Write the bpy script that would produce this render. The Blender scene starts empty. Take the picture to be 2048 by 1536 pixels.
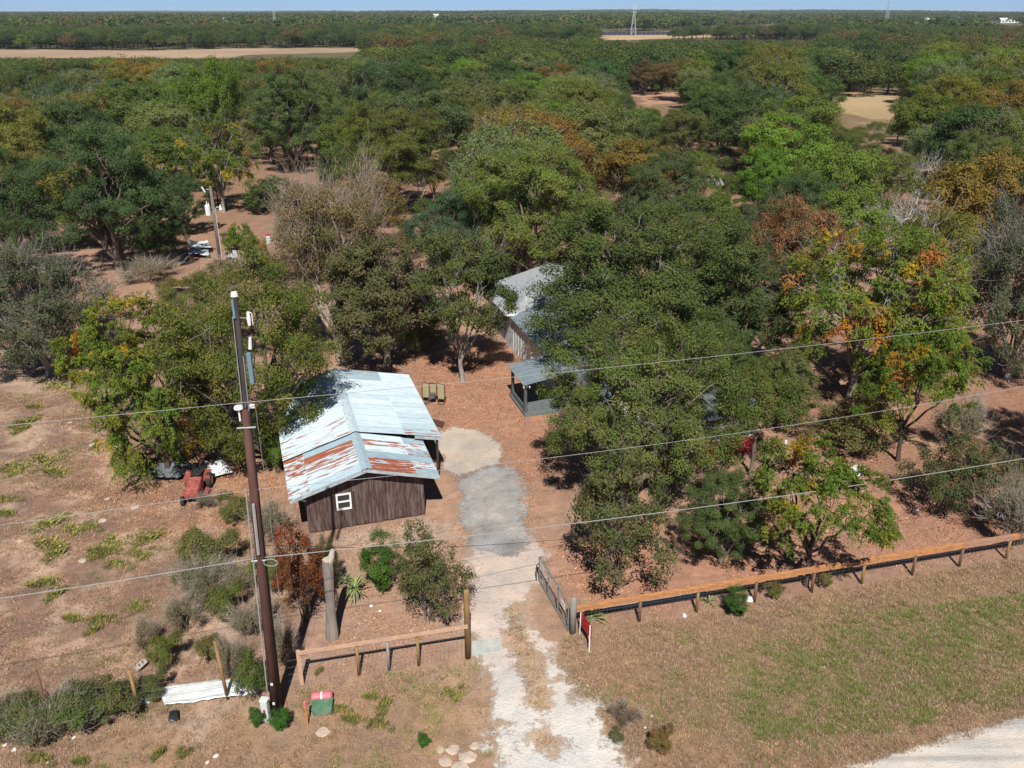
import bpy, math, random
import numpy as np
from mathutils import Vector, Matrix

# ------------------------------------------------------------------ camera, sky, sun, exposure
sc = bpy.context.scene
col = sc.collection
FPX, CAMH = 1720.0, 22.0                      # focal length in photo pixels, drone height in metres
PITCH = math.atan(746.0 / FPX)
cam = bpy.data.cameras.new('camera')
cam.sensor_width = 36.0
cam.lens = 36.0 * FPX / 2048.0
cam.clip_start, cam.clip_end = 0.5, 30000.0
camo = bpy.data.objects.new('camera', cam)
col.objects.link(camo)
camo.location = (0, 0, CAMH)
camo.rotation_euler = (math.radians(90) - PITCH, 0, 0)
sc.camera = camo

SUN_EL, SUN_AZ = math.radians(50), math.radians(2.5)     # sun stands behind the camera, a little to the right
world = bpy.data.worlds.new('World')
sc.world = world
world.use_nodes = True
wn = world.node_tree
sky = wn.nodes.new('ShaderNodeTexSky')
sky.sky_type = 'NISHITA'
sky.sun_disc = False
sky.sun_elevation = SUN_EL
sky.sun_rotation = math.pi - SUN_AZ
sky.altitude = 8000.0
sky.air_density = 1.0
sky.dust_density = 0.0
sky.ozone_density = 6.0
bg = wn.nodes['Background']
wn.links.new(sky.outputs[0], bg.inputs[0])
bg.inputs[1].default_value = 0.06

sl = bpy.data.lights.new('sun', 'SUN')
sl.energy = 4.3
sl.angle = math.radians(0.53)
sl.color = (1.0, 0.955, 0.89)
slo = bpy.data.objects.new('sun', sl)
col.objects.link(slo)
sd = Vector((math.sin(SUN_AZ) * math.cos(SUN_EL), -math.cos(SUN_AZ) * math.cos(SUN_EL), math.sin(SUN_EL)))
slo.rotation_euler = sd.to_track_quat('Z', 'Y').to_euler()
slo.location = (0, -20, 60)

sc.view_settings.view_transform = 'Standard'
sc.view_settings.look = 'None'
sc.view_settings.exposure = 0.55
sc.view_settings.gamma = 1.0
sc.view_settings.use_curve_mapping = False
sc.render.engine = 'CYCLES'
cy = sc.cycles
cy.max_bounces, cy.diffuse_bounces, cy.glossy_bounces = 4, 2, 1
cy.transmission_bounces, cy.transparent_max_bounces, cy.volume_bounces = 2, 6, 0
cy.caustics_reflective = cy.caustics_refractive = False
cy.use_denoising = True
cy.denoiser = 'OPENIMAGEDENOISE'
cy.use_adaptive_sampling = False

# ------------------------------------------------------------------ surveying helpers (photo pixel -> place on the land)
SP, CP = math.sin(PITCH), math.cos(PITCH)
def G(px, py, z=0.0):
    x, y = (px - 1024) / FPX, (py - 768) / FPX
    d = np.array([x, CP - y * SP, -SP - y * CP])
    t = (z - CAMH) / d[2]
    return np.array([0, 0, CAMH]) + d * t
def PJ(p):
    x, y, z = p[0], p[1], p[2] - CAMH
    zc = y * CP - z * SP
    return 1024 + FPX * x / zc, 768 - FPX * (y * SP + z * CP) / zc, zc
def HT(base, py):
    """height above a ground point at which it is seen at picture row py"""
    lo, hi = 0.0, 60.0
    for _ in range(40):
        m = (lo + hi) / 2
        if PJ((base[0], base[1], m))[1] > py: lo = m
        else: hi = m
    return lo
TH = math.radians(16)
VX = np.array([math.cos(TH), math.sin(TH), 0.0])      # along the road and fence
UX = np.array([-math.sin(TH), math.cos(TH), 0.0])     # away from the road

# ------------------------------------------------------------------ scene helpers
def tag(o, label=None, cat=None, group=None, kind=None):
    if label: o['label'] = label
    if cat: o['category'] = cat
    if group: o['group'] = group
    if kind: o['kind'] = kind
    return o
def empty(name, loc=(0, 0, 0), rz=0.0, parent=None):
    o = bpy.data.objects.new(name, None)
    o.empty_display_size = 0.2
    col.objects.link(o)
    o.location = tuple(loc)
    o.rotation_euler = (0, 0, rz)
    if parent: o.parent = parent
    return o
def link(name, me, parent=None, loc=None):
    o = bpy.data.objects.new(name, me)
    col.objects.link(o)
    if parent: o.parent = parent
    if loc is not None: o.location = tuple(loc)
    return o
def copy_tree(o, parent=None):
    c = o.copy()
    col.objects.link(c)
    c.parent = parent
    for ch in list(o.children):
        copy_tree(ch, c)
    return c

class MB:
    """collects shapes, builds ONE mesh object"""
    def __init__(s): s.v, s.f, s.uv = [], [], None
    def add(s, vs, fs):
        b = len(s.v)
        s.v += [tuple(map(float, q)) for q in vs]
        s.f += [tuple(b + i for i in f) for f in fs]
        return s
    def box(s, c, size, rz=0.0, m=None):
        hx, hy, hz = size[0] / 2, size[1] / 2, size[2] / 2
        vs = [Vector((x, y, z)) for z in (-hz, hz) for y in (-hy, hy) for x in (-hx, hx)]
        M = m if m is not None else Matrix.Rotation(rz, 4, 'Z')
        vs = [M @ q + Vector(tuple(map(float, c))) for q in vs]
        return s.add(vs, [(0, 2, 3, 1), (4, 5, 7, 6), (0, 1, 5, 4), (2, 6, 7, 3), (0, 4, 6, 2), (1, 3, 7, 5)])
    def beam(s, p0, p1, w, h, up=(0, 0, 1)):
        p0, p1 = Vector(tuple(map(float, p0))), Vector(tuple(map(float, p1)))
        d = (p1 - p0).normalized()
        u = Vector(up)
        r = d.cross(u)
        if r.length < 1e-4: r = d.cross(Vector((0, 1, 0)))
        r.normalize()
        u = r.cross(d)
        vs = [p + r * a * w / 2 + u * b * h / 2 for p in (p0, p1) for a, b in ((-1, -1), (1, -1), (1, 1), (-1, 1))]
        return s.add(vs, [(0, 1, 2, 3), (7, 6, 5, 4), (0, 4, 5, 1), (1, 5, 6, 2), (2, 6, 7, 3), (3, 7, 4, 0)])
    def tube(s, pts, rad, n=8, cap=True):
        pts = [Vector(tuple(map(float, p))) for p in pts]
        if not hasattr(rad, '__len__'): rad = [rad] * len(pts)
        vs, fs = [], []
        ref = None
        for i, p in enumerate(pts):
            t = (pts[min(i + 1, len(pts) - 1)] - pts[max(i - 1, 0)]).normalized()
            if ref is None:
                ref = t.orthogonal().normalized()
            a = (ref - t * ref.dot(t)).normalized()
            ref = a
            b = t.cross(a)
            for k in range(n):
                an = 2 * math.pi * k / n
                vs.append(p + (a * math.cos(an) + b * math.sin(an)) * rad[i])
        for i in range(len(pts) - 1):
            for k in range(n):
                k2 = (k + 1) % n
                fs.append((i * n + k, i * n + k2, (i + 1) * n + k2, (i + 1) * n + k))
        if cap:
            fs.append(tuple(range(n - 1, -1, -1)))
            fs.append(tuple((len(pts) - 1) * n + k for k in range(n)))
        return s.add(vs, fs)
    def prism(s, poly, z0, z1):
        n = len(poly)
        vs = [(p[0], p[1], z0) for p in poly] + [(p[0], p[1], z1) for p in poly]
        fs = [tuple(range(n - 1, -1, -1)), tuple(range(n, 2 * n))] + [(i, (i + 1) % n, n + (i + 1) % n, n + i) for i in range(n)]
        return s.add(vs, fs)
    def slab(s, quad, th):
        """four corners, given thickness downwards along the face normal"""
        q = [Vector(tuple(map(float, p))) for p in quad]
        nrm = (q[1] - q[0]).cross(q[3] - q[0]).normalized()
        if nrm.z < 0: nrm = -nrm
        b = [p - nrm * th for p in q]
        return s.add(q + b, [(0, 1, 2, 3), (7, 6, 5, 4), (0, 4, 5, 1), (1, 5, 6, 2), (2, 6, 7, 3), (3, 7, 4, 0)])
    def build(s, name, mat, parent=None, smooth=False, loc=None, bevel=0.0):
        me = bpy.data.meshes.new(name)
        me.from_pydata(s.v, [], s.f)
        me.materials.append(mat)
        if smooth:
            me.polygons.foreach_set('use_smooth', [True] * len(me.polygons))
        me.update()
        o = link(name, me, parent, loc)
        if bevel > 0:
            b = o.modifiers.new('bevel', 'BEVEL')
            b.width, b.segments, b.limit_method = bevel, 2, 'ANGLE'
        return o

def np_mesh(name, V, Q, mats, facecol=None, vcol=None, smooth=False, T=None):
    """fast mesh from numpy: V (n,3), Q (m,4) quads, T (k,3) triangles"""
    me = bpy.data.meshes.new(name)
    Q = np.zeros((0, 4), int) if Q is None else Q
    T = np.zeros((0, 3), int) if T is None else T
    me.vertices.add(len(V))
    me.vertices.foreach_set('co', np.ascontiguousarray(V, np.float32).ravel())
    nl = Q.size + T.size
    me.loops.add(nl)
    me.loops.foreach_set('vertex_index', np.concatenate([Q.ravel(), T.ravel()]).astype(np.int32))
    me.polygons.add(len(Q) + len(T))
    st = np.concatenate([np.arange(len(Q)) * 4, Q.size + np.arange(len(T)) * 3]).astype(np.int32)
    me.polygons.foreach_set('loop_start', st)
    if smooth:
        me.polygons.foreach_set('use_smooth', np.ones(len(Q) + len(T), bool))
    for m in mats: me.materials.append(m)
    if facecol is not None:
        a = me.attributes.new('Col', 'FLOAT_COLOR', 'FACE')
        a.data.foreach_set('color', np.c_[facecol, np.ones(len(facecol))].astype(np.float32).ravel())
    if vcol is not None:
        for nm, arr in vcol.items():
            a = me.attributes.new(nm, 'FLOAT_COLOR', 'POINT')
            if arr.shape[1] == 3: arr = np.c_[arr, np.ones(len(arr))]
            a.data.foreach_set('color', arr.astype(np.float32).ravel())
    me.update(calc_edges=True)
    return me

# ------------------------------------------------------------------ materials
class NT:
    def __init__(s, name):
        s.m = bpy.data.materials.new(name)
        s.m.use_nodes = True
        s.t = s.m.node_tree
        s.b = s.t.nodes['Principled BSDF']
        s.out = s.t.nodes['Material Output']
    def n(s, typ, **kw):
        nd = s.t.nodes.new('ShaderNode' + typ)
        for k, v in kw.items(): setattr(nd, k, v)
        return nd
    def l(s, a, b): s.t.links.new(a, b)
    def noise(s, vec, scale, detail=4.0, rough=0.6):
        nd = s.n('TexNoise')
        nd.inputs['Scale'].default_value = scale
        nd.inputs['Detail'].default_value = detail
        nd.inputs['Roughness'].default_value = rough
        if vec is not None: s.l(vec, nd.inputs['Vector'])
        return nd.outputs['Fac']
    def ramp(s, fac, stops):
        r = s.n('ValToRGB')
        el = r.color_ramp.elements
        while len(el) < len(stops): el.new(0.5)
        for e, (p, c) in zip(el, stops):
            e.position = p
            e.color = (c, c, c, 1) if not hasattr(c, '__len__') else (*c, 1)
        s.l(fac, r.inputs[0])
        return r.outputs[0]
    def mix(s, fac, a, b, mode='MIX'):
        nd = s.n('Mix', data_type='RGBA', blend_type=mode)
        for sock, val in ((nd.inputs['Factor'], fac), (nd.inputs['A'], a), (nd.inputs['B'], b)):
            if hasattr(val, 'is_linked') or hasattr(val, 'links'): s.l(val, sock)
            elif hasattr(val, '__len__'): sock.default_value = (*val[:3], 1)
            else: sock.default_value = val
        if isinstance(fac, (int, float)): nd.inputs['Factor'].default_value = fac
        return nd.outputs['Result']
    def math(s, op, a, b=0.0):
        nd = s.n('Math', operation=op)
        for i, v in ((0, a), (1, b)):
            if isinstance(v, (int, float)): nd.inputs[i].default_value = v
            else: s.l(v, nd.inputs[i])
        return nd.outputs[0]
    def coord(s, what='Object', scale=None):
        c = s.n('TexCoord').outputs[what]
        if scale is None: return c
        mp = s.n('Mapping')
        mp.inputs['Scale'].default_value = scale
        s.l(c, mp.inputs['Vector'])
        return mp.outputs[0]
    def bump(s, h, strength=0.4, dist=0.02):
        b = s.n('Bump')
        b.inputs['Strength'].default_value = strength
        b.inputs['Distance'].default_value = dist
        s.l(h, b.inputs['Height'])
        s.l(b.outputs[0], s.b.inputs['Normal'])

def m_plain(name, c, rough=0.7, var=0.25, scale=6.0, stretch=None, spec=0.3, metal=0.0, bump=0.25, dirt=None):
    t = NT(name)
    co = t.coord('Object', stretch)
    nz = t.noise(co, scale, 5.0)
    a = tuple(x * (1 - var) for x in c)
    b = tuple(min(1, x * (1 + var)) for x in c)
    cc = t.mix(t.ramp(nz, [(0.3, 0.0), (0.7, 1.0)]), a, b)
    if dirt is not None:
        n2 = t.noise(co, scale * 0.37, 4.0)
        cc = t.mix(t.ramp(n2, [(0.45, 0.0), (0.68, 0.8)]), cc, dirt)
    t.l(cc, t.b.inputs['Base Color'])
    t.b.inputs['Roughness'].default_value = rough
    t.b.inputs['Specular IOR Level'].default_value = spec
    t.b.inputs['Metallic'].default_value = metal
    if bump: t.bump(t.noise(co, scale * 3, 4.0), bump, 0.01)
    return t.m

def m_leaf(name, trans=0.36, rough=0.65, spec=0.08):
    t = NT(name)
    at = t.n('Attribute', attribute_name='Col')
    oi = t.n('ObjectInfo')
    c = t.mix(1.0, at.outputs['Color'], oi.outputs['Color'], 'MULTIPLY')
    hs = t.n('HueSaturation')
    t.l(c, hs.inputs['Color'])
    mr = t.n('MapRange')
    t.l(oi.outputs['Random'], mr.inputs[0])
    mr.inputs[3].default_value, mr.inputs[4].default_value = 0.85, 1.15
    t.l(mr.outputs[0], hs.inputs['Value'])
    t.l(hs.outputs[0], t.b.inputs['Base Color'])
    t.b.inputs['Roughness'].default_value = rough
    t.b.inputs['Specular IOR Level'].default_value = spec
    tr = t.n('BsdfTranslucent')
    c2 = t.mix(1.0, hs.outputs[0], (1.25, 1.2, 0.7), 'MULTIPLY')
    t.l(c2, tr.inputs['Color'])
    ms = t.n('MixShader')
    ms.inputs[0].default_value = trans
    t.l(t.b.outputs[0], ms.inputs[1])
    t.l(tr.outputs[0], ms.inputs[2])
    t.l(ms.outputs[0], t.out.inputs[0])
    return t.m

M_LEAF = m_leaf('leaf')
M_GRASS = m_leaf('grass_blade', 0.2, 0.7, 0.15)
M_BARK = m_plain('bark', (0.16, 0.13, 0.11), 0.9, 0.4, 5.0, (1, 1, 0.25), 0.1, bump=0.6)
M_BARK_PALE = m_plain('bark_pale', (0.27, 0.25, 0.225), 0.9, 0.3, 5.0, (1, 1, 0.25), 0.1, bump=0.5)
M_BARK_DARK = m_plain('bark_dark', (0.085, 0.065, 0.055), 0.9, 0.4, 5.0, (1, 1, 0.25), 0.1, bump=0.6)

# ------------------------------------------------------------------ noise on the land
def vnoise(x, y, seed=0):
    xi, yi = np.floor(x).astype(np.int64), np.floor(y).astype(np.int64)
    xf, yf = x - xi, y - yi
    def h(a, b):
        n = (a * 374761393 + b * 668265263 + seed * 974634553) & 0xFFFFFFFF
        n = ((n ^ (n >> 13)) * 1274126177) & 0xFFFFFFFF
        return ((n ^ (n >> 16)) & 0xFFFF) / 65535.0
    u, v = xf * xf * (3 - 2 * xf), yf * yf * (3 - 2 * yf)
    return (h(xi, yi) * (1 - u) + h(xi + 1, yi) * u) * (1 - v) + (h(xi, yi + 1) * (1 - u) + h(xi + 1, yi + 1) * u) * v
def fbm(x, y, seed=0, o=4):
    r, a, t = 0.0, 1.0, 0.0
    for i in range(o):
        r = r + a * vnoise(x * 2 ** i, y * 2 ** i, seed + i)
        t += a
        a *= 0.5
    return r / t
def sstep(a, b, x):
    t = np.clip((x - a) / (b - a), 0, 1)
    return t * t * (3 - 2 * t)
def poly_sd(X, Y, poly):
    """signed distance, positive inside"""
    poly = np.asarray(poly)[:, :2]
    d = np.full(X.shape, 1e9)
    ins = np.zeros(X.shape, bool)
    n = len(poly)
    for i in range(n):
        a, b = poly[i], poly[(i + 1) % n]
        ex, ey = b - a
        wx, wy = X - a[0], Y - a[1]
        t = np.clip((wx * ex + wy * ey) / (ex * ex + ey * ey + 1e-12), 0, 1)
        d = np.minimum(d, np.hypot(wx - ex * t, wy - ey * t))
        c = (a[1] > Y) != (b[1] > Y)
        with np.errstate(divide='ignore', invalid='ignore'):
            xi = (b[0] - a[0]) * (Y - a[1]) / (b[1] - a[1] + 1e-12) + a[0]
        ins ^= c & (X < xi)
    return np.where(ins, d, -d)
def gp(pts): return [G(*p) for p in pts]
def mask(X, Y, poly, feather=0.5, warp=0.6, wscale=0.8, seed=0):
    sdv = poly_sd(X, Y, poly)
    sdv = sdv + (fbm(X * wscale, Y * wscale, seed) - 0.5) * 2 * warp
    return sstep(-feather, feather, sdv)

# ------------------------------------------------------------------ the land
rng = np.random.default_rng(7)
def axis(core0, core1, step, lo, hi, g=1.13):
    a = list(np.arange(core0, core1 + 1e-6, step))
    s, x = step, a[-1]
    while x < hi:
        s *= g
        x += s
        a.append(x)
    s, x = step, a[0]
    pre = []
    while x > lo:
        s *= g
        x -= s
        pre.append(x)
    return np.array(pre[::-1] + a)
XS = axis(-26, 32, 0.26, -6500, 6500)
YS = axis(15, 66, 0.26, -300, 8200)
GX, GY = np.meshgrid(XS, YS)
X, Y = GX.ravel(), GY.ravel()
def terrain(X, Y):
    d = np.hypot(X, Y)
    w = sstep(700, 2500, d)
    return w * ((fbm(X / 900, Y / 900, 3, 3) - 0.5) * 16 + 2.0) + sstep(2600, 6500, d) * ((fbm(X / 1900, Y / 1900, 9, 3)) * 44 - 13.0)
Z = terrain(X, Y)
DRIVE = [gp([(1010, 1720), (1000, 1536), (985, 1420), (975, 1340), (955, 1290), (945, 1230), (940, 1150), (932, 1075), (1060, 1070), (1092, 1110), (1078, 1165), (1052, 1215), (1085, 1280), (1125, 1340), (1165, 1395), (1195, 1410), (1215, 1460), (1255, 1536), (1330, 1720)])]
STRIP = [gp([(1012, 1215), (1030, 1212), (1052, 1268), (1078, 1335), (1098, 1400), (1090, 1425), (1066, 1415), (1044, 1345), (1016, 1268)]),
         gp([(1070, 1468), (1096, 1464), (1116, 1488), (1104, 1500), (1084, 1488)])]
SOIL = np.array((0.40, 0.255, 0.18))
def tint_land(X, Y):
    n1 = fbm(X * 0.35, Y * 0.35, 1)
    n2 = fbm(X * 1.6, Y * 1.6, 2)
    n3 = fbm(X * 0.12, Y * 0.12, 5)
    c = SOIL[None, :] * (0.70 + 0.60 * n1[:, None])
    def over(c, m, rgb):
        return c * (1 - m[:, None]) + np.asarray(rgb)[None, :] * m[:, None]
    far = sstep(55, 110, Y)
    c = over(c, far, (0.33, 0.20, 0.135))
    c = over(c, sstep(90, 220, Y) * 0.75, (0.22, 0.17, 0.10))
    c = over(c, sstep(240, 330, Y), (0.15, 0.14, 0.075))
    # left field: dry brown grass with bare pink soil
    fld = mask(X, Y, gp([(-700, 720), (230, 790), (470, 1000), (610, 1060), (600, 1370), (-900, 1440)]), 2.0, 1.5, 0.3, 11)
    c = over(c, fld * (0.55 + 0.45 * n2), (0.35, 0.225, 0.155))
    c = over(c, fld * sstep(0.55, 0.68, n1) * 0.8, (0.50, 0.36, 0.27))
    sand = mask(X, Y, gp([(-400, 760), (60, 700), (210, 830), (130, 940), (-400, 1000)]), 1.5, 1.5, 0.4, 12)
    c = over(c, sand * (0.35 + 0.5 * sstep(0.45, 0.6, n1)), (0.56, 0.42, 0.31))
    lit = mask(X, Y, gp([(180, 930), (420, 900), (570, 960), (600, 1060), (480, 1080), (300, 1060), (190, 1000)]), 1.2, 1.0, 0.5, 13)
    c = over(c, lit * 0.8, (0.43, 0.225, 0.13))
    mot = fbm(X * 0.9, Y * 0.9, 23)
    c = over(c, fld * sstep(0.46, 0.60, mot) * 0.8, (0.26, 0.165, 0.13))
    c = over(c, fld * sstep(0.50, 0.38, mot) * 0.75, (0.52, 0.375, 0.29))
    # yard before the house: orange clay and leaf litter
    yard = mask(X, Y, gp([(800, 690), (1060, 690), (1110, 870), (1060, 1000), (990, 870), (880, 850), (850, 790)]), 1.5, 1.2, 0.4, 14)
    c = over(c, yard * (0.6 + 0.4 * n2), (0.46, 0.24, 0.155))
    yr = mask(X, Y, gp([(1050, 1100), (1300, 1060), (1900, 950), (2200, 1000), (2150, 1080), (1160, 1250), (1100, 1180)]), 1.2, 1.2, 0.4, 15)
    c = over(c, yr * (0.6 + 0.5 * n1), (0.42, 0.225, 0.155))
    rt = mask(X, Y, gp([(1560, 820), (1900, 560), (2300, 560), (2400, 900), (1900, 960), (1640, 950)]), 2.0, 1.5, 0.3, 16)
    c = over(c, rt * 0.7, (0.36, 0.19, 0.125))
    c = over(c, rt * sstep(0.55, 0.7, n1) * 0.6, (0.45, 0.30, 0.21))
    fr = mask(X, Y, gp([(640, 1060), (900, 1040), (920, 1180), (930, 1300), (620, 1360), (600, 1240)]), 0.9, 0.8, 0.6, 17)
    c = over(c, fr * 0.55 * (0.4 + n2), (0.40, 0.265, 0.20))
    pale = mask(X, Y, gp([(690, 1062), (850, 1040), (900, 1050), (870, 1090), (720, 1100), (660, 1090)]), 0.5, 0.5, 0.8, 18)
    c = over(c, pale * 0.7, (0.55, 0.43, 0.34))
    # verge right: dry grass turning green towards the road corner
    ver = mask(X, Y, gp([(1120, 1280), (2400, 1060), (2600, 1300), (1900, 1480), (1650, 1560), (1200, 1560), (1080, 1400)]), 1.5, 1.2, 0.4, 19)
    c = over(c, ver * (0.55 + 0.4 * n2), (0.33, 0.225, 0.135))
    grn = mask(X, Y, gp([(1330, 1350), (1700, 1230), (2300, 1160), (2400, 1330), (2000, 1420), (1750, 1470), (1500, 1480), (1300, 1440)]), 2.0, 2.0, 0.35, 20)
    c = over(c, grn * sstep(0.38, 0.62, n1 * 0.6 + n2 * 0.4) * 0.8, (0.19, 0.20, 0.07))
    lf = mask(X, Y, gp([(560, 1400), (960, 1330), (990, 1430), (1000, 1600), (-200, 1700), (-200, 1500)]), 1.2, 1.0, 0.5, 21)
    c = over(c, lf * (0.4 + 0.5 * n2), (0.34, 0.23, 0.145))
    c = over(c, lf * sstep(0.58, 0.75, n1) * 0.7, (0.54, 0.42, 0.33))
    mg = mask(X, Y, DRIVE[0], 1.5, 0.8, 0.6, 27) * sstep(36, 30, Y)
    c = over(c, mg * 0.65, (0.55, 0.43, 0.315))
    return c * (0.74 + 0.2 * n3[:, None]) * (0.86 + 0.28 * fbm(X * 2.6, Y * 2.6, 6)[:, None])
ny, nx = GX.shape
idx = np.arange(nx * ny).reshape(ny, nx)
Q = np.stack([idx[:-1, :-1], idx[:-1, 1:], idx[1:, 1:], idx[1:, :-1]], -1).reshape(-1, 4)

def m_ground(name, alpha=False, aamp=2.6, fine=1.0, speck=0.5, lo=0.72, hi=1.3, streak=False):
    t = NT(name)
    co = t.n('NewGeometry').outputs['Position']
    at = t.n('Attribute', attribute_name='tint')
    n1 = t.noise(co, 2.2 * fine, 6.0, 0.68)
    n2 = t.noise(co, 14.0 * fine, 4.0, 0.7)
    n3 = t.noise(co, 0.6, 5.0, 0.6)
    k = t.math('ADD', t.math('MULTIPLY', n1, 0.5), t.math('MULTIPLY', n2, 0.5))
    k = t.ramp(k, [(0.30, lo), (0.5, 1.0), (0.70, hi)])
    c = t.mix(1.0, at.outputs['Color'], k, 'MULTIPLY')
    k3 = t.ramp(n3, [(0.35, (0.90, 0.92, 0.95)), (0.65, (1.12, 1.06, 1.0))])
    c = t.mix(1.0, c, k3, 'MULTIPLY')
    if speck > 0:
        vo = t.n('TexVoronoi')
        vo.inputs['Scale'].default_value = 7.0
        t.l(co, vo.inputs['Vector'])
        m = t.ramp(vo.outputs['Distance'], [(0.10, 1.0), (0.2, 0.0)])
        m = t.math('MULTIPLY', m, t.ramp(t.noise(co, 1.1, 3.0), [(0.5, 0.0), (0.65, speck)]))
        c = t.mix(m, c, (0.60, 0.50, 0.42))
    if streak:
        mp = t.n('Mapping')
        mp.inputs['Rotation'].default_value = (0, 0, -math.radians(17.3))
        mp.inputs['Scale'].default_value = (0.08, 2.2, 1)
        t.l(co, mp.inputs['Vector'])
        sk = t.ramp(t.noise(mp.outputs[0], 1.0, 4.0), [(0.35, 0.78), (0.62, 1.12)])
        c = t.mix(1.0, c, sk, 'MULTIPLY')
    t.l(c, t.b.inputs['Base Color'])
    t.b.inputs['Roughness'].default_value = 0.95
    t.b.inputs['Specular IOR Level'].default_value = 0.1
    hb = t.math('ADD', t.math('MULTIPLY', n1, 1.5), n2)
    t.bump(hb, 0.7, 0.06)
    if alpha:
        al = t.n('Attribute', attribute_name='cover')
        a = t.math('ADD', al.outputs['Fac'], t.math('MULTIPLY', t.math('SUBTRACT', t.noise(co, 2.6, 7.0, 0.8), 0.5), aamp))
        t.l(t.ramp(a, [(0.36, 0.0), (0.66, 1.0)]), t.b.inputs['Alpha'])
    return t.m
M_GROUND = m_ground('soil', lo=0.60, hi=1.38)
me = np_mesh('ground', np.c_[X, Y, Z], Q, [M_GROUND], vcol={'tint': tint_land(X, Y)}, smooth=True)
tag(link('ground', me), kind='structure')

def sheet(name, polys, z, step, colfn, mat, feather=0.35, warp=0.35, wscale=1.2, holes=()):
    P = np.concatenate([np.asarray(p)[:, :2] for p in polys])
    x = np.arange(P[:, 0].min() - 1, P[:, 0].max() + 1, step)
    y = np.arange(P[:, 1].min() - 1, P[:, 1].max() + 1, step)
    gx, gy = np.meshgrid(x, y)
    a, b = gx.ravel(), gy.ravel()
    m = np.zeros(len(a))
    for i, p in enumerate(polys):
        m = np.maximum(m, mask(a, b, p, feather, warp, wscale, 31 + i))
    for i, p in enumerate(holes):
        m = m * (1 - mask(a, b, p, feather, warp, wscale, 71 + i))
    ii = np.arange(len(a)).reshape(gx.shape)
    q = np.stack([ii[:-1, :-1], ii[:-1, 1:], ii[1:, 1:], ii[1:, :-1]], -1).reshape(-1, 4)
    q = q[m[q].max(1) > 0.02]
    us, inv = np.unique(q, return_inverse=True)
    q = inv.reshape(-1, 4)
    a, b, m = a[us], b[us], m[us]
    me = np_mesh(name, np.c_[a, b, z + terrain(a, b)], q, [mat], vcol={'tint': colfn(a, b), 'cover': np.c_[m, m, m]})
    return tag(link(name, me), kind='structure')
M_DRIVE = m_ground('caliche', True, 2.6, 0.8, 0.0, 0.78, 1.15)
M_GRAVEL = m_ground('grey_gravel', True, 2.6, 0.8, 0.3, 0.62, 1.35)
M_ROAD = m_ground('limestone_road', True, 1.2, 1.2, 0.0, 0.88, 1.1, streak=True)
def c_drive(a, b):
    n = fbm(a * 0.7, b * 0.7, 41)
    w = sstep(28.5, 21, b)[:, None]
    return ((np.array((0.52, 0.435, 0.38)) * (1 - w) + np.array((0.62, 0.60, 0.56)) * w)) * (0.82 + 0.36 * n[:, None])
sheet('driveway', DRIVE, 0.006, 0.16, c_drive, M_DRIVE, 0.9, 0.7, 1.0, STRIP)
GRAV = [gp([(915, 945), (960, 938), (1035, 930), (1052, 985), (1042, 1040), (1070, 1090), (1010, 1112), (935, 1085), (915, 1010)])]
sheet('gravel_patch', GRAV, 0.012, 0.16, lambda a, b: np.array((0.31, 0.30, 0.29))[None] * (0.62 + 0.76 * fbm(a * 0.8, b * 0.8, 42)[:, None]), M_GRAVEL, 0.8, 0.6, 0.9)
PAD = [gp([(868, 866), (905, 857), (960, 857), (1002, 893), (990, 925), (940, 946), (890, 952), (880, 905)])]
sheet('parking_pad', PAD, 0.018, 0.16, lambda a, b: np.array((0.46, 0.40, 0.34))[None] * (0.84 + 0.32 * fbm(a * 0.9, b * 0.9, 43)[:, None]), M_DRIVE, 0.5, 0.5)
R0, R1 = G(1680, 1536), G(2048, 1432)
RD = (R1 - R0) / np.linalg.norm(R1 - R0)
RN = np.array([RD[1], -RD[0], 0])
ROAD = [[R0 - RD * 60, R1 + RD * 70, R1 + RD * 70 + RN * 7.5, R0 - RD * 60 + RN * 7.5]]
sheet('road', ROAD, 0.009, 0.3, lambda a, b: np.array((0.53, 0.50, 0.455))[None] * (0.88 + 0.24 * fbm(a * 0.5, b * 0.5, 44)[:, None]), M_ROAD, 0.3, 0.14)

# far fields of dry grass
M_FIELD = m_ground('dry_field', True, 2.6, 0.2, 0.0, 0.9, 1.12)
def field(pts, z, c, step, feather, name='field'):
    sheet(name, [pts], z, step, lambda a, b: np.array(c)[None] * (0.75 + 0.5 * fbm(a * 0.03, b * 0.03, 45)[:, None]), M_FIELD, feather, feather * 1.6, 0.09)
field(gp([(-60, 99), (300, 101), (480, 97), (720, 96), (745, 103), (500, 110), (480, 117), (-60, 117)]), 0.05, (0.36, 0.265, 0.18), 6.0, 6.0)
field(gp([(1190, 68), (1390, 62), (1600, 50), (1640, 54), (1560, 70), (1400, 76), (1210, 84)]), 0.4, (0.45, 0.32, 0.19), 10.0, 8.0)
field(gp([(1655, 186), (1720, 184), (1790, 192), (1805, 210), (1775, 250), (1720, 248), (1680, 222)]), 0.03, (0.36, 0.27, 0.155), 1.5, 4.0, 'clearing')
field(gp([(1272, 188), (1330, 184), (1400, 186), (1425, 194), (1345, 206), (1300, 214), (1268, 208)]), 0.03, (0.42, 0.255, 0.175), 1.5, 4.0, 'clearing')

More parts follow.
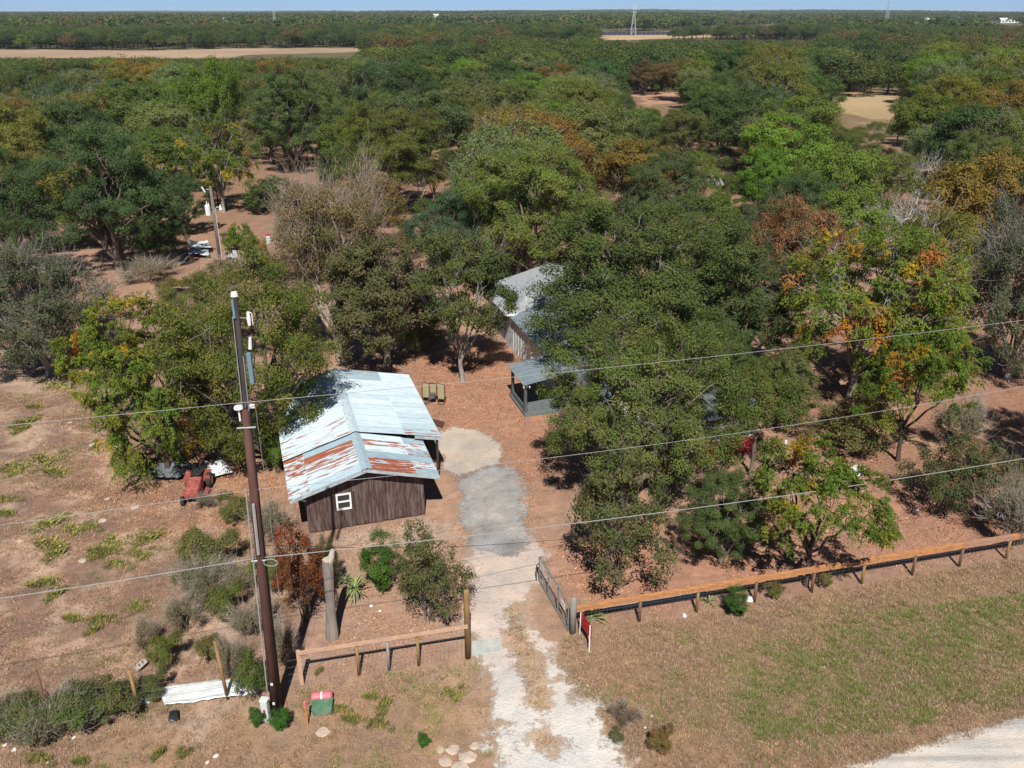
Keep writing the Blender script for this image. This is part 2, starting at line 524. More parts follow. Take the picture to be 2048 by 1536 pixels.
# ------------------------------------------------------------------ trees
def np_tubes(paths, rads, n):
    """paths (P,k,3), rads (P,k) -> V, Q"""
    if len(paths) == 0: return np.zeros((0, 3)), np.zeros((0, 4), int)
    p, k, _ = paths.shape
    t = np.gradient(paths, axis=1)
    t /= np.linalg.norm(t, axis=2, keepdims=True) + 1e-9
    ref = np.where(np.abs(t[..., 2:3]) > 0.9, np.array([1.0, 0, 0]), np.array([0, 0, 1.0]))
    a = np.cross(t, ref)
    a /= np.linalg.norm(a, axis=2, keepdims=True) + 1e-9
    b = np.cross(t, a)
    an = 2 * np.pi * np.arange(n) / n
    ring = a[:, :, None, :] * np.cos(an)[None, None, :, None] + b[:, :, None, :] * np.sin(an)[None, None, :, None]
    V = paths[:, :, None, :] + ring * rads[:, :, None, None]
    ii = np.arange(p * k * n).reshape(p, k, n)
    nx_ = np.roll(ii, -1, axis=2)
    Q = np.stack([ii[:, :-1], nx_[:, :-1], nx_[:, 1:], ii[:, 1:]], -1).reshape(-1, 4)
    return V.reshape(-1, 3), Q
def kmeans(P, k, r, it=6):
    k = max(1, min(k, len(P)))
    c = P[r.choice(len(P), k, replace=False)]
    for _ in range(it):
        lab = ((P[:, None] - c[None]) ** 2).sum(2).argmin(1)
        for j in range(k):
            if (lab == j).any(): c[j] = P[lab == j].mean(0)
    return c, lab
def curve(a, b, k, r, wob, sag=0.0):
    """k points from a to b with a wobble"""
    t = np.linspace(0, 1, k)[None, :, None]
    L = np.linalg.norm(b - a, axis=1)[:, None, None]
    w = r.normal(0, 1, (len(a), k, 3)) * wob * L * np.sin(np.pi * t)
    w[..., 2] += (sag * L * np.sin(np.pi * t))[..., 0]
    return a[:, None] * (1 - t) + b[:, None] * t + w
def unit(r, n):
    d = r.normal(0, 1, (n, 3))
    return d / np.linalg.norm(d, axis=1, keepdims=True)

def leaf_quads(P, Nrm, r, L, W, droop=0.0):
    n = len(P)
    t = unit(r, n)
    t -= Nrm * (t * Nrm).sum(1, keepdims=True)
    t[:, 2] -= droop
    t /= np.linalg.norm(t, axis=1, keepdims=True) + 1e-9
    b = np.cross(Nrm, t)
    b /= np.linalg.norm(b, axis=1, keepdims=True) + 1e-9
    l = (L * r.uniform(0.65, 1.35, n))[:, None]
    w = (W * r.uniform(0.65, 1.35, n))[:, None]
    V = np.stack([P - t * l * 0.5, P + b * w * 0.5 - t * l * 0.05, P + t * l * 0.5, P - b * w * 0.5 - t * l * 0.05], 1)
    return V.reshape(-1, 3)

def tree_meshes(name, seed, h=10.0, R=5.0, base=2.0, nclump=240, nleaf=240, leaf=(0.13, 0.085), cr=0.75, flat=0.75,
                pal=((0.07, 0.09, 0.035),), wts=None, patch=None, limbs=6, trunk=0.28, stems=1, bare=0, barelen=0.9,
                barer=0.010, fronds=False, inner=0.5, lobes=24, lobeR=0.30, lobeamp=0.4, up=0.55, bark=None, low=-0.5, shape=1.0,
                jit=0.14, lone=0.05, twig=0.02, skipleaf=0.0):
    r = np.random.default_rng(seed)
    hz = (h - base) / 2
    c0 = np.array([0, 0, base + hz])
    # boughs: rounded sub-crowns packed over the crown's dome, each carrying clumps on its outer side
    def pack(P, md, mx):
        K, k = np.zeros((mx, 3)), 0
        for p in P:
            if k and (((K[:k] - p) ** 2).sum(1).min() < md * md): continue
            K[k] = p
            k += 1
            if k >= mx: break
        return K[:k]
    lr = R * lobeR
    d = unit(r, lobes * 40)
    d = d[d[:, 2] > low]
    dv = unit(r, 6)
    bulge = 1 - lobeamp * 0.5 + lobeamp * (np.clip(d @ dv.T, 0, 1) ** 3).max(1)
    rad = bulge * (1 - (1 - inner) * r.random(len(d)) ** 1.6)
    B = d * rad[:, None]
    wz = (B[:, 2:3] + 1) / 2
    B[:, :2] *= np.clip(1 + (1 - shape) * (0.5 - wz) * 2, 0.15, 2)
    inn = np.array([max(R - lr, R * 0.3), max(R - lr, R * 0.3), max(hz - lr * 0.6, hz * 0.4)])
    B = pack(B * inn + c0, lr * 1.15, lobes)
    nb = max(3, nclump // len(B))
    Cs = []
    for b in B:
        q = unit(r, nb * 10)
        o_ = (b - c0) / np.array([R, R, hz])
        q = q[(q @ (o_ + np.array([0, 0, 0.55]))) > -0.25 - 0.2 * r.random(len(q))]
        rr = lr * r.uniform(0.75, 1.2)
        q = b + q * rr * np.array([1, 1, 0.78]) * (1 - 0.45 * r.random((len(q), 1)) ** 2)
        Cs.append(pack(q, cr * 0.6, nb))
    C = np.concatenate(Cs)
    C = C[C[:, 2] > 0.12]
    # skeleton
    lc, lab = kmeans(C, limbs, r)
    fork = np.array([r.normal(0, 0.15), r.normal(0, 0.15), base * 0.95])
    segs5, rad5, segs3, rad3 = [], [], [], []
    if stems == 1:
        tp = curve(np.array([[0, 0, -0.15]]), fork[None], 6, r, 0.02)
        segs_t = [(tp, np.linspace(1.25, 0.8, 6)[None] * trunk)]
        tp[0, 0, 2] = -0.15
    else:
        segs_t = []
    for j in range(len(lc)):
        Cj = C[lab == j]
        if not len(Cj): continue
        if stems == 1:
            st = fork - np.array([0, 0, r.uniform(0, 0.25) * base])
        else:
            st = np.array([r.normal(0, 0.12), r.normal(0, 0.12), -0.1])
        le = st + (lc[j] - st) * (0.72 if stems == 1 else 0.6)
        k1 = curve(st[None], le[None], 6, r, 0.05, 0.05)
        r0 = trunk * (0.62 if stems == 1 else 0.8) * math.sqrt(len(Cj) / max(1, len(C)) * len(lc)) ** 0.6
        segs_t.append((k1, np.linspace(1.0, 0.5, 6)[None] * r0))
        sc_, sl_ = kmeans(Cj, max(1, len(Cj) // 7), r, 4)
        a = np.repeat(k1[:, 3 + (j % 3)], len(sc_), 0)
        s5 = curve(a, sc_, 5, r, 0.07)
        segs5.append(s5)
        rad5.append(np.linspace(1.0, 0.35, 5)[None] * r0 * 0.42 * np.ones((len(sc_), 1)))
        segs3.append(curve(sc_[sl_], Cj, 4, r, 0.08))
        rad3.append(np.linspace(1.0, 0.35, 4)[None] * max(twig, r0 * 0.15) * np.ones((len(Cj), 1)))
    Vs, Qs, off = [], [], 0
    def addt(p, rd, n):
        nonlocal off
        v, q = np_tubes(p, rd, n)
        Vs.append(v)
        Qs.append(q + off)
        off += len(v)
    for p, rd in segs_t: addt(p, rd, 8)
    if segs5: addt(np.concatenate(segs5), np.concatenate(rad5), 5)
    if segs3: addt(np.concatenate(segs3), np.concatenate(rad3), 4)
    if bare:
        s = C[r.integers(0, len(C), bare)] + r.normal(0, cr * 0.45, (bare, 3))
        out = s - np.array([0, 0, base * 0.8])
        out /= np.linalg.norm(out, axis=1, keepdims=True)
        e = s + (out + unit(r, bare) * 0.75) * (barelen * r.uniform(0.4, 1.3, (bare, 1)))
        p = curve(s, e, 4, r, 0.12)
        addt(p, np.linspace(1.0, 0.3, 4)[None] * barer * r.uniform(0.7, 1.6, (bare, 1)), 3)
        m2 = bare
        s2 = p[:, 1 + (np.arange(bare) % 2)].reshape(-1, 3)[:0] if False else p[np.arange(bare), 1 + (np.arange(bare) % 2)]
        e2 = s2 + (out + unit(r, m2) * 0.9) * (barelen * 0.5 * r.uniform(0.4, 1.2, (m2, 1)))
        addt(curve(s2, e2, 3, r, 0.1), np.linspace(0.7, 0.3, 3)[None] * barer * np.ones((m2, 1)), 3)
    wood = np_mesh(name + '_trunk', np.concatenate(Vs), np.concatenate(Qs), [bark or M_BARK], smooth=True)
    if nleaf == 0: return wood, None
    # leaves
    pal = np.array(pal, float)
    wts = np.ones(len(pal)) if wts is None else np.array(wts, float)
    wts = wts / wts.sum()
    cl = r.choice(len(pal), len(C), p=wts)
    ccol = pal[cl] * r.uniform(1 - jit, 1 + jit, (len(C), 1))
    if patch is not None:       # leaves turning in whole sprays
        pc, frac = patch
        pc = np.array(pc, float)
        q = unit(r, 5) * np.array([R, R, hz]) * 0.8 + c0
        dd = np.sqrt(((C[:, None] - q[None]) ** 2).sum(2)).min(1)
        th = np.quantile(dd, frac)
        turn = (dd < th) & (r.random(len(C)) < 0.42)
        turn |= r.random(len(C)) < frac * 0.45
        ccol[turn] = pc[r.integers(0, len(pc), turn.sum())] * r.uniform(0.8, 1.2, (turn.sum(), 1))
    per = np.maximum(4, (nleaf * r.uniform(0.5, 1.5, len(C)))).astype(int)
    if skipleaf: per = np.where(r.random(len(C)) < skipleaf, 0, per)
    crs = cr * r.uniform(0.7, 1.25, len(C))
    outc = (C - c0) / np.array([R, R, hz])
    outc /= np.linalg.norm(outc, axis=1, keepdims=True) + 1e-9
    if not fronds:
        ci = np.repeat(np.arange(len(C)), per)
        n = len(ci)
        d = unit(r, n)
        rr = r.random(n) ** 0.42
        P = C[ci] + d * (rr * crs[ci])[:, None] * np.array([1, 1, flat])
        lo_ = r.random(n) < lone
        P[lo_] += r.normal(0, cr * 0.5, (lo_.sum(), 3))
        N = d * 0.5 + outc[ci] * 0.4 + np.array([0, 0, up]) + unit(r, n) * 0.6
        N /= np.linalg.norm(N, axis=1, keepdims=True)
        LV = leaf_quads(P, N, r, leaf[0], leaf[1], 0.25)
        lcol = ccol[ci]
    else:
        nf = np.maximum(2, per // 22)
        fi = np.repeat(np.arange(len(C)), nf)
        n = len(fi)
        dirn = unit(r, n) * np.array([1, 1, 0.4]) + outc[fi] * 0.6
        dirn /= np.linalg.norm(dirn, axis=1, keepdims=True)
        s = C[fi] + unit(r, n) * crs[fi][:, None] * 0.35
        Lf = crs[fi] * r.uniform(0.55, 1.0, n)
        t = np.repeat(np.linspace(0.12, 1, 11)[None], n, 0)
        rach = s[:, None] + dirn[:, None] * (t * Lf[:, None])[..., None]
        rach[..., 2] += 0.22 * Lf[:, None] * t - 0.62 * Lf[:, None] * t ** 2
        side = np.cross(dirn, np.array([0, 0, 1.0]))
        side /= np.linalg.norm(side, axis=1, keepdims=True) + 1e-9
        out = []
        for sg in (-1, 1):
            q = rach + side[:, None] * (sg * leaf[0] * 0.5 * (1 - 0.4 * t)[..., None])
            out.append(q.reshape(-1, 3))
        P = np.concatenate(out)
        ci = np.concatenate([np.repeat(fi, 11)] * 2)
        N = np.array([0, 0, 0.8]) + outc[ci] * 0.3 + unit(r, len(P)) * 0.55
        N /= np.linalg.norm(N, axis=1, keepdims=True)
        LV = leaf_quads(P + r.normal(0, 0.02, P.shape), N, r, leaf[0], leaf[1], 0.35)
        fb = r.uniform(0.8, 1.2, n)
        lcol = ccol[ci] * np.concatenate([np.repeat(fb, 11)] * 2)[:, None]
        n = len(P)
    n = len(LV) // 4
    lcol = lcol * r.uniform(0.82, 1.18, (n, 1)) * (1 + r.normal(0, 0.04, (n, 3)))
    lcol = np.clip(lcol, 0.005, 1)
    crown = np_mesh(name + '_crown', LV, np.arange(n * 4).reshape(-1, 4), [M_LEAF], facecol=lcol)
    return wood, crown

OAK = ((0.124, 0.162, 0.042), (0.140, 0.176, 0.046), (0.108, 0.146, 0.040), (0.158, 0.176, 0.050))
DOAK = ((0.082, 0.124, 0.047), (0.094, 0.138, 0.050), (0.106, 0.148, 0.052))
CHI = ((0.115, 0.185, 0.030), (0.140, 0.20, 0.032), (0.165, 0.21, 0.034), (0.21, 0.225, 0.036))
TURN = ((0.44, 0.31, 0.03), (0.46, 0.24, 0.035), (0.36, 0.29, 0.035), (0.36, 0.26, 0.03), (0.44, 0.19, 0.06))
KIT = {}
def kit(name, **kw):
    KIT[name] = (tree_meshes(name, **kw), kw.get('h', 10.0), kw.get('R', 5.0))
kit('oak_a', seed=1, h=10, R=6.2, base=0.9, nclump=420, nleaf=270, cr=0.55, pal=OAK, limbs=8, trunk=0.34, bare=350, low=-0.85, lobes=46, lobeR=0.235, leaf=(0.105, 0.07))
kit('oak_b', seed=2, h=10, R=5.4, base=1.2, nclump=340, nleaf=270, cr=0.55, pal=OAK, limbs=7, bare=500, low=-0.75, lobes=36, lobeR=0.26, leaf=(0.105, 0.07))
kit('oak_c', seed=3, h=10, R=5.0, base=1.0, nclump=300, nleaf=270, cr=0.52, pal=DOAK, limbs=7, low=-0.75, lobes=32, lobeR=0.27, leaf=(0.105, 0.07))
kit('china_a', seed=4, h=10, R=5.0, base=0.8, nclump=230, nleaf=330, leaf=(0.16, 0.062), cr=0.75, pal=CHI, patch=(TURN, 0.08), fronds=True, limbs=6, trunk=0.22, lobeamp=0.45, bark=M_BARK_DARK, low=-0.85, lobes=30, lobeR=0.27)
kit('china_b', seed=5, h=10, R=5.2, base=1.8, nclump=210, nleaf=300, leaf=(0.16, 0.062), cr=0.8, pal=CHI, patch=(TURN, 0.24), fronds=True, limbs=7, trunk=0.24, lobeamp=0.5, bark=M_BARK_PALE, low=-0.7, bare=250, barelen=1.3, barer=0.014, lobes=26, lobeR=0.28)
kit('china_c', seed=6, h=6, R=3.4, base=1.5, nclump=75, nleaf=330, leaf=(0.15, 0.058), cr=0.62, pal=CHI, patch=(TURN, 0.12), fronds=True, limbs=6, trunk=0.12, lobeamp=0.5, inner=0.6, bark=M_BARK_DARK, low=-0.4, lobes=15, lobeR=0.32)
kit('hack', seed=7, h=10, R=5.0, base=0.3, nclump=380, nleaf=190, leaf=(0.105, 0.065), cr=0.55, pal=((0.140, 0.175, 0.036), (0.160, 0.19, 0.038), (0.120, 0.155, 0.036), (0.18, 0.18, 0.045)), limbs=8, bare=300, barelen=0.8, low=-0.95, up=0.35, lobes=34, lobeR=0.26)
kit('elm', seed=8, h=11, R=4.4, base=1.5, nclump=260, nleaf=190, leaf=(0.11, 0.07), cr=0.7, pal=((0.20, 0.175, 0.065), (0.24, 0.18, 0.08), (0.17, 0.17, 0.06), (0.26, 0.20, 0.11)), limbs=9, bare=1600, barelen=1.3, barer=0.012, bark=m_plain('twig_tan', (0.34, 0.27, 0.22), 0.9, 0.25, 4.0), low=-0.6, up=0.3, shape=1.2, lobes=20, lobeR=0.3)
kit('olive', seed=9, h=10, R=4.6, base=1.6, nclump=290, nleaf=150, leaf=(0.17, 0.10), cr=0.58, pal=((0.13, 0.135, 0.055), (0.15, 0.15, 0.065), (0.115, 0.125, 0.05), (0.17, 0.155, 0.075)), limbs=7, lobeamp=0.45, low=-0.7, lobes=28, lobeR=0.27)
kit('young', seed=10, h=10, R=3.9, base=1.6, nclump=210, nleaf=150, leaf=(0.14, 0.085), cr=0.55, pal=((0.10, 0.125, 0.035), (0.12, 0.14, 0.04), (0.085, 0.11, 0.035)), limbs=7, trunk=0.17, lobeamp=0.5, low=-0.7, bare=260, barelen=1.0, bark=M_BARK_PALE, shape=1.25, lobes=20, lobeR=0.28)
kit('lichen', seed=11, h=9, R=5.4, base=0.6, nclump=300, nleaf=230, leaf=(0.12, 0.08), cr=0.65, pal=((0.125, 0.145, 0.075), (0.145, 0.16, 0.085), (0.105, 0.13, 0.065)), limbs=8, bare=1900, barelen=1.0, barer=0.013, bark=M_BARK_PALE, low=-0.9, lobeamp=0.4, lobes=26, lobeR=0.28)
kit('rust', seed=12, h=9, R=4.4, base=1.6, nclump=230, nleaf=150, cr=0.55, pal=((0.27, 0.125, 0.06), (0.30, 0.16, 0.075), (0.22, 0.12, 0.055), (0.16, 0.13, 0.05)), limbs=7, bare=400, bark=M_BARK, lobes=24, lobeR=0.28)
kit('cedar', seed=13, h=9, R=4.0, base=0.6, nclump=330, nleaf=190, leaf=(0.13, 0.05), cr=0.5, pal=((0.055, 0.095, 0.05), (0.065, 0.105, 0.05), (0.075, 0.11, 0.052)), limbs=9, shape=1.35, low=-0.9, up=0.8, lobeamp=0.3, lobes=26, lobeR=0.3)
kit('dead', seed=14, h=9, R=4.0, base=2.5, nclump=60, nleaf=0, limbs=6, bare=220, barelen=1.4, barer=0.02, bark=m_plain('bleached_wood', (0.52, 0.49, 0.45), 0.9, 0.2, 4.0), trunk=0.2, twig=0.03, cr=0.8, lobes=14, lobeR=0.3)
kit('limb', seed=15, h=6.5, R=2.9, base=3.0, nclump=110, nleaf=190, leaf=(0.105, 0.07), cr=0.45, pal=OAK, limbs=6, trunk=0.11, low=-0.6, lobes=16, lobeR=0.3)
# mid distance (bigger leaf sprays, fewer of them); grey-green colours, tinted per tree
MID = ((0.114, 0.154, 0.044), (0.130, 0.168, 0.048))
kit('mid_a', seed=21, h=12, R=6.6, base=1.5, nclump=300, nleaf=110, leaf=(0.2, 0.135), cr=0.75, pal=MID, low=-0.5, limbs=6, lobes=60, lobeR=0.19, lobeamp=0.22)
kit('mid_b', seed=22, h=12, R=6.0, base=1.5, nclump=300, nleaf=110, leaf=(0.2, 0.135), cr=0.75, pal=MID, lobeamp=0.22, low=-0.5, limbs=6, lobes=48, lobeR=0.2)
kit('mid_c', seed=23, h=12, R=5.6, base=1.2, nclump=240, nleaf=85, leaf=(0.2, 0.135), cr=0.8, pal=MID, bare=220, barelen=1.3, barer=0.018, low=-0.6, limbs=6, bark=M_BARK_PALE, lobes=36, lobeR=0.23)
kit('mid_d', seed=24, h=12, R=5.4, base=1.0, nclump=300, nleaf=110, leaf=(0.2, 0.135), cr=0.75, pal=MID, shape=1.25, lobeamp=0.22, low=-0.5, limbs=6, lobes=40, lobeR=0.22)
# shrubs
kit('crape', seed=31, h=4, R=1.75, base=0.35, nclump=95, nleaf=120, leaf=(0.09, 0.055), cr=0.34, pal=((0.125, 0.15, 0.05), (0.15, 0.16, 0.055), (0.18, 0.155, 0.065), (0.105, 0.14, 0.05)), limbs=9, stems=9, trunk=0.04, twig=0.008, shape=0.62, low=-0.95, bare=160, barelen=0.5, barer=0.006, lobeamp=0.25, bark=M_BARK, lobes=16, lobeR=0.34)
kit('juniper', seed=32, h=2.4, R=0.95, base=0.15, nclump=90, nleaf=150, leaf=(0.075, 0.032), cr=0.22, pal=((0.075, 0.155, 0.028), (0.09, 0.175, 0.03), (0.065, 0.135, 0.028)), limbs=6, stems=5, trunk=0.03, twig=0.006, shape=1.3, low=-0.95, up=0.8, lobes=14, lobeR=0.36)
kit('bush', seed=33, h=1.6, R=1.3, base=0.1, nclump=85, nleaf=110, leaf=(0.075, 0.048), cr=0.25, pal=((0.125, 0.155, 0.052), (0.145, 0.17, 0.055), (0.105, 0.14, 0.05), (0.18, 0.17, 0.075)), limbs=7, stems=7, trunk=0.02, twig=0.005, low=-0.4, bare=140, barelen=0.4, barer=0.005, lobes=11, lobeR=0.27, inner=0.2)
kit('bramble', seed=34, h=1.3, R=1.3, base=0.05, nclump=60, nleaf=110, leaf=(0.07, 0.04), cr=0.28, pal=((0.19, 0.185, 0.11), (0.16, 0.17, 0.085), (0.25, 0.21, 0.15)), limbs=8, stems=8, trunk=0.015, twig=0.006, low=-0.4, bare=520, barelen=0.5, barer=0.005, bark=m_plain('dry_stem', (0.42, 0.36, 0.29), 0.9, 0.25, 4.0), up=0.3, lobes=9, lobeR=0.26, inner=0.15)
def weed_mesh(name, seed):
    r = np.random.default_rng(seed)
    n = 420
    sub_ = r.normal(0, 0.30, (9, 2)) * np.array([1.3, 0.8])
    k = r.integers(0, 9, n)
    b0 = sub_[k] + r.normal(0, 0.13, (n, 2))
    a = r.uniform(0, 6.28, n)
    hh = r.uniform(0.10, 0.34, n) * (1 - 0.5 * np.clip(np.hypot(*b0.T), 0, 1))
    d = np.c_[np.cos(a), np.sin(a)] * (hh * r.uniform(0.3, 1.0, n))[:, None]
    s = np.c_[-np.sin(a), np.cos(a), np.zeros(n)] * r.uniform(0.008, 0.02, n)[:, None]
    V = np.stack([np.c_[b0, np.zeros(n)] - s * 0.5, np.c_[b0, np.zeros(n)] + s * 0.5, np.c_[b0 + d * 0.5, hh * 0.7] + s, np.c_[b0 + d, hh] , ], 1).reshape(-1, 3)
    pal = np.array(((0.24, 0.245, 0.07), (0.30, 0.285, 0.085), (0.38, 0.33, 0.10), (0.17, 0.20, 0.06)))
    col_ = pal[r.integers(0, 4, 9)][k] * r.uniform(0.75, 1.25, (n, 1))
    return np_mesh(name, V, np.arange(4 * n).reshape(-1, 4), [M_GRASS], facecol=col_)
WEEDS = [weed_mesh(f'weed_{i}', 500 + i) for i in range(4)]

GREEN = (1, 1, 1)
N_TREE = [0]
def place(kind, name, px, by, ty, hw, label, cat='tree', tint=(1, 1, 1), rz=None, group=None, sz=None):
    """stand a tree with its foot at photo pixel (px,by), its top at row ty, crown half width hw pixels"""
    (wood, crown), h, R = KIT[kind]
    b = G(px, by)
    H = HT(b, ty)
    zc = PJ((b[0], b[1], H * 0.55))[2]
    rad = hw * zc / FPX
    r = random.Random(N_TREE[0] * 77 + 5)
    N_TREE[0] += 1
    root = empty(name, b, r.uniform(0, 6.28) if rz is None else rz)
    s = (rad / R, rad / R, H / h)
    root.scale = s
    tag(root, label, cat, group)
    link('trunk' if cat == 'tree' else 'stems', wood, root)
    if crown is not None:
        o = link('crown' if cat == 'tree' else 'foliage', crown, root)
        o.color = (*tint, 1)
    return root

# trees one can name, each stood where the photograph shows it
place('oak_a', 'oak_tree', 1248, 1000, 640, 236, 'large dense oak in front of the house, nearest the driveway', rz=0.4)
place('oak_b', 'oak_tree', 1282, 757, 410, 252, 'broad dark oak spreading over the middle of the house roof', tint=(0.9, 0.95, 1.0))
place('oak_c', 'oak_tree', 1475, 765, 500, 130, 'dark oak between the house and the big orange chinaberry', tint=(1.0, 1.0, 0.95), rz=2.2)
place('oak_c', 'oak_tree', 1372, 846, 635, 132, 'smaller oak above the red walled room of the house', tint=(1.15, 1.08, 0.9))
place('oak_c', 'oak_tree', 1438, 846, 670, 100, 'oak pressed against the back of the red walled room', tint=(1.05, 1.05, 0.9), rz=4.0)
place('limb', 'slender_oak_tree', 1500, 952, 735, 105, 'slender oak whose crown hangs over the red walled room', tint=(1.0, 1.0, 0.95))
place('olive', 'oak_tree', 1555, 862, 690, 70, 'thin oak right of the red walled room of the house', tint=(0.9, 1.0, 0.8))
place('oak_c', 'oak_tree', 1355, 655, 430, 150, 'oak rising behind the house between its roof and the rust red oak', tint=(1.1, 1.05, 0.95))
place('oak_c', 'oak_tree', 1440, 1125, 945, 108, 'small bushy oak behind the orange rail, between the crape myrtle and the chinaberry', tint=(1.1, 1.05, 0.95))
place('crape', 'crape_myrtle', 1238, 1172, 890, 112, 'tall crape myrtle just inside the open gate, right of the drive', 'shrub')
place('china_c', 'chinaberry_tree', 1612, 1172, 880, 150, 'small chinaberry with bare lower stems standing on the orange rail line')
place('china_c', 'chinaberry_tree', 1795, 922, 650, 118, 'thin chinaberry with a dark leaning trunk right of the house', tint=(0.9, 1, 1))
place('china_b', 'chinaberry_tree', 1700, 800, 400, 185, 'big orange and yellow chinaberry right of the house', rz=1.0)
place('china_a', 'chinaberry_tree', 1815, 775, 590, 112, 'green and yellow chinaberry in front of the big orange one', tint=(0.95, 0.95, 1))
place('rust', 'rust_oak_tree', 1562, 650, 392, 105, 'rust red oak turning colour behind the broad dark oak')
place('lichen', 'lichen_oak_tree', 2015, 760, 395, 142, 'grey lichen covered oak with bare twigs at the right edge')
place('oak_b', 'oak_tree', 2200, 990, 560, 150, 'oak at the right edge of the yard, mostly out of view')
place('crape', 'understory_shrub', 1880, 1028, 850, 82, 'dark olive shrub at the right end of the orange rail fence', 'shrub', (0.75, 0.8, 0.85))
place('crape', 'understory_shrub', 1965, 1040, 875, 75, 'grey olive shrub behind the last posts of the orange rail fence', 'shrub', (0.95, 0.9, 1.0))
place('bramble', 'bare_shrub', 2012, 1085, 975, 58, 'bare grey shrub over the blue debris at the right edge', 'shrub')
place('bramble', 'bare_shrub', 1905, 900, 800, 50, 'dry twiggy shrub left of the big shadow at right', 'shrub')
place('crape', 'understory_shrub', 1700, 900, 780, 95, 'olive thicket under the orange chinaberry', 'shrub', (1.05, 0.95, 0.9))
place('china_a', 'chinaberry_tree', 335, 948, 565, 152, 'yellow green chinaberry above the red mower', rz=2.0)
place('china_c', 'chinaberry_tree', 228, 860, 650, 92, 'low chinaberry reaching left over the sandy field', tint=(1.1, 1.05, 1))
place('hack', 'hackberry_tree', 545, 930, 500, 200, 'dense yellow green hackberry leaning over the left side of the shed roof')
place('elm', 'elm_tree', 682, 722, 345, 128, 'thin tan elm with bare twigs behind the hackberry')
place('olive', 'olive_leaved_tree', 775, 742, 470, 128, 'olive leaved tree behind the back of the shed', rz=0.5)
place('young', 'young_tree', 925, 762, 438, 112, 'young open crowned tree with a pale trunk in the orange yard')
place('lichen', 'lichen_oak_tree', 100, 750, 500, 160, 'grey lichen covered oak left of the sandy field', rz=1.9)
place('oak_c', 'live_oak_tree', 240, 545, 245, 148, 'big dark live oak left of the far utility pole', tint=(0.92, 1.0, 1.05))
place('oak_c', 'live_oak_tree', 40, 525, 285, 112, 'dark live oak at the left edge', tint=(0.92, 1.0, 1.0))
place('oak_c', 'live_oak_tree', 338, 532, 395, 55, 'low dark oak beside the crumpled metal pile', tint=(0.95, 1.05, 1))
place('oak_b', 'oak_tree', 1055, 580, 285, 165, 'wide olive green oak directly behind the house', tint=(1.15, 1.15, 0.95), rz=3.0)
place('cedar', 'cedar_tree', 905, 575, 375, 92, 'blue green cedar left of the wide oak behind the house', tint=(1.05, 1.1, 1.15))
place('china_a', 'chinaberry_tree', 1185, 500, 392, 66, 'bright green chinaberry patch behind the house', tint=(0.8, 1.15, 0.9))
place('mid_d', 'tall_tree', 440, 320, 108, 62, 'tall bright green tree rising above the wood on the left', tint=(1.2, 1.35, 0.75))
place('china_b', 'chinaberry_tree', 448, 425, 218, 78, 'green and orange chinaberry behind the far utility pole', tint=(0.8, 0.9, 0.9))
place('oak_c', 'oak_tree', 590, 345, 128, 102, 'tall oak with a visible trunk beside the red dirt clearing', tint=(1.05, 1.05, 1))
place('oak_b', 'oak_tree', 790, 425, 205, 128, 'broad olive oak in the middle of the wood', tint=(1.2, 1.1, 0.9), rz=1.2)
place('rust', 'ochre_tree', 868, 400, 318, 28, 'narrow ochre yellow tree beside the broad olive oak', tint=(1.1, 1.5, 0.7))
place('mid_d', 'bright_tree', 1515, 455, 288, 56, 'fresh green tree right of the white vehicle', tint=(1.1, 1.6, 0.8))
place('oak_c', 'oak_tree', 1575, 515, 340, 105, 'dark oak just above the rust red oak', tint=(0.95, 1.05, 1.0))
place('mid_b', 'pale_oak_tree', 1660, 495, 285, 100, 'pale green oak above the orange chinaberry', tint=(1.35, 1.45, 0.95))
place('mid_d', 'willow_tree', 1578, 320, 185, 88, 'olive willow like tree left of the tan clearing', tint=(1.25, 1.25, 0.85))
place('mid_d', 'willow_tree', 1838, 335, 182, 82, 'olive willow like tree right of the tan clearing', tint=(1.2, 1.2, 0.85))
place('rust', 'ochre_tree', 1362, 202, 118, 62, 'ochre brown tree with a pale trunk at the pink clearing', tint=(0.9, 1.15, 0.9))
place('rust', 'ochre_tree', 1290, 190, 120, 42, 'brown tree left of the ochre one at the pink clearing', tint=(0.75, 1.0, 0.9))
place('dead', 'dead_tree', 1832, 420, 305, 40, 'bleached dead tree with forked bare limbs on the right', rz=1.0)
place('dead', 'dead_tree', 1790, 560, 385, 70, 'bare grey tree right of the orange chinaberry')
place('dead', 'dead_tree', 350, 250, 180, 34, 'bleached dead limbs above the wood on the left')
place('dead', 'dead_tree', 395, 290, 208, 24, 'second bleached snag beside the tall bright green tree')
place('dead', 'dead_tree', 845, 420, 335, 34, 'cluster of bare stems beside the ochre yellow tree')
place('oak_c', 'oak_tree', 1320, 505, 300, 108, 'grey green oak left of the white vehicle', tint=(1.1, 1.05, 1.1))
place('oak_b', 'oak_tree', 1950, 470, 262, 100, 'dark oak behind the lichen oak at the right edge', tint=(0.95, 1.0, 1.0))
place('mid_c', 'oak_tree', 1770, 430, 290, 80, 'olive twiggy oak left of the bleached dead tree', tint=(1.25, 1.1, 0.95))
place('china_c', 'chinaberry_sapling', 492, 545, 440, 30, 'chinaberry sapling right of the far utility pole', tint=(0.8, 1, 1))
place('china_c', 'chinaberry_sapling', 520, 560, 470, 24, 'thin chinaberry sapling with yellow leaves near the green barrel', tint=(1.2, 1.1, 1))
place('oak_c', 'low_oak_tree', 560, 415, 352, 52, 'low dark oak below the red dirt clearing', tint=(0.9, 1.05, 1))
place('oak_c', 'oak_tree', 690, 400, 285, 62, 'small oak between the red dirt clearing and the broad olive oak', tint=(1.1, 1.1, 1))
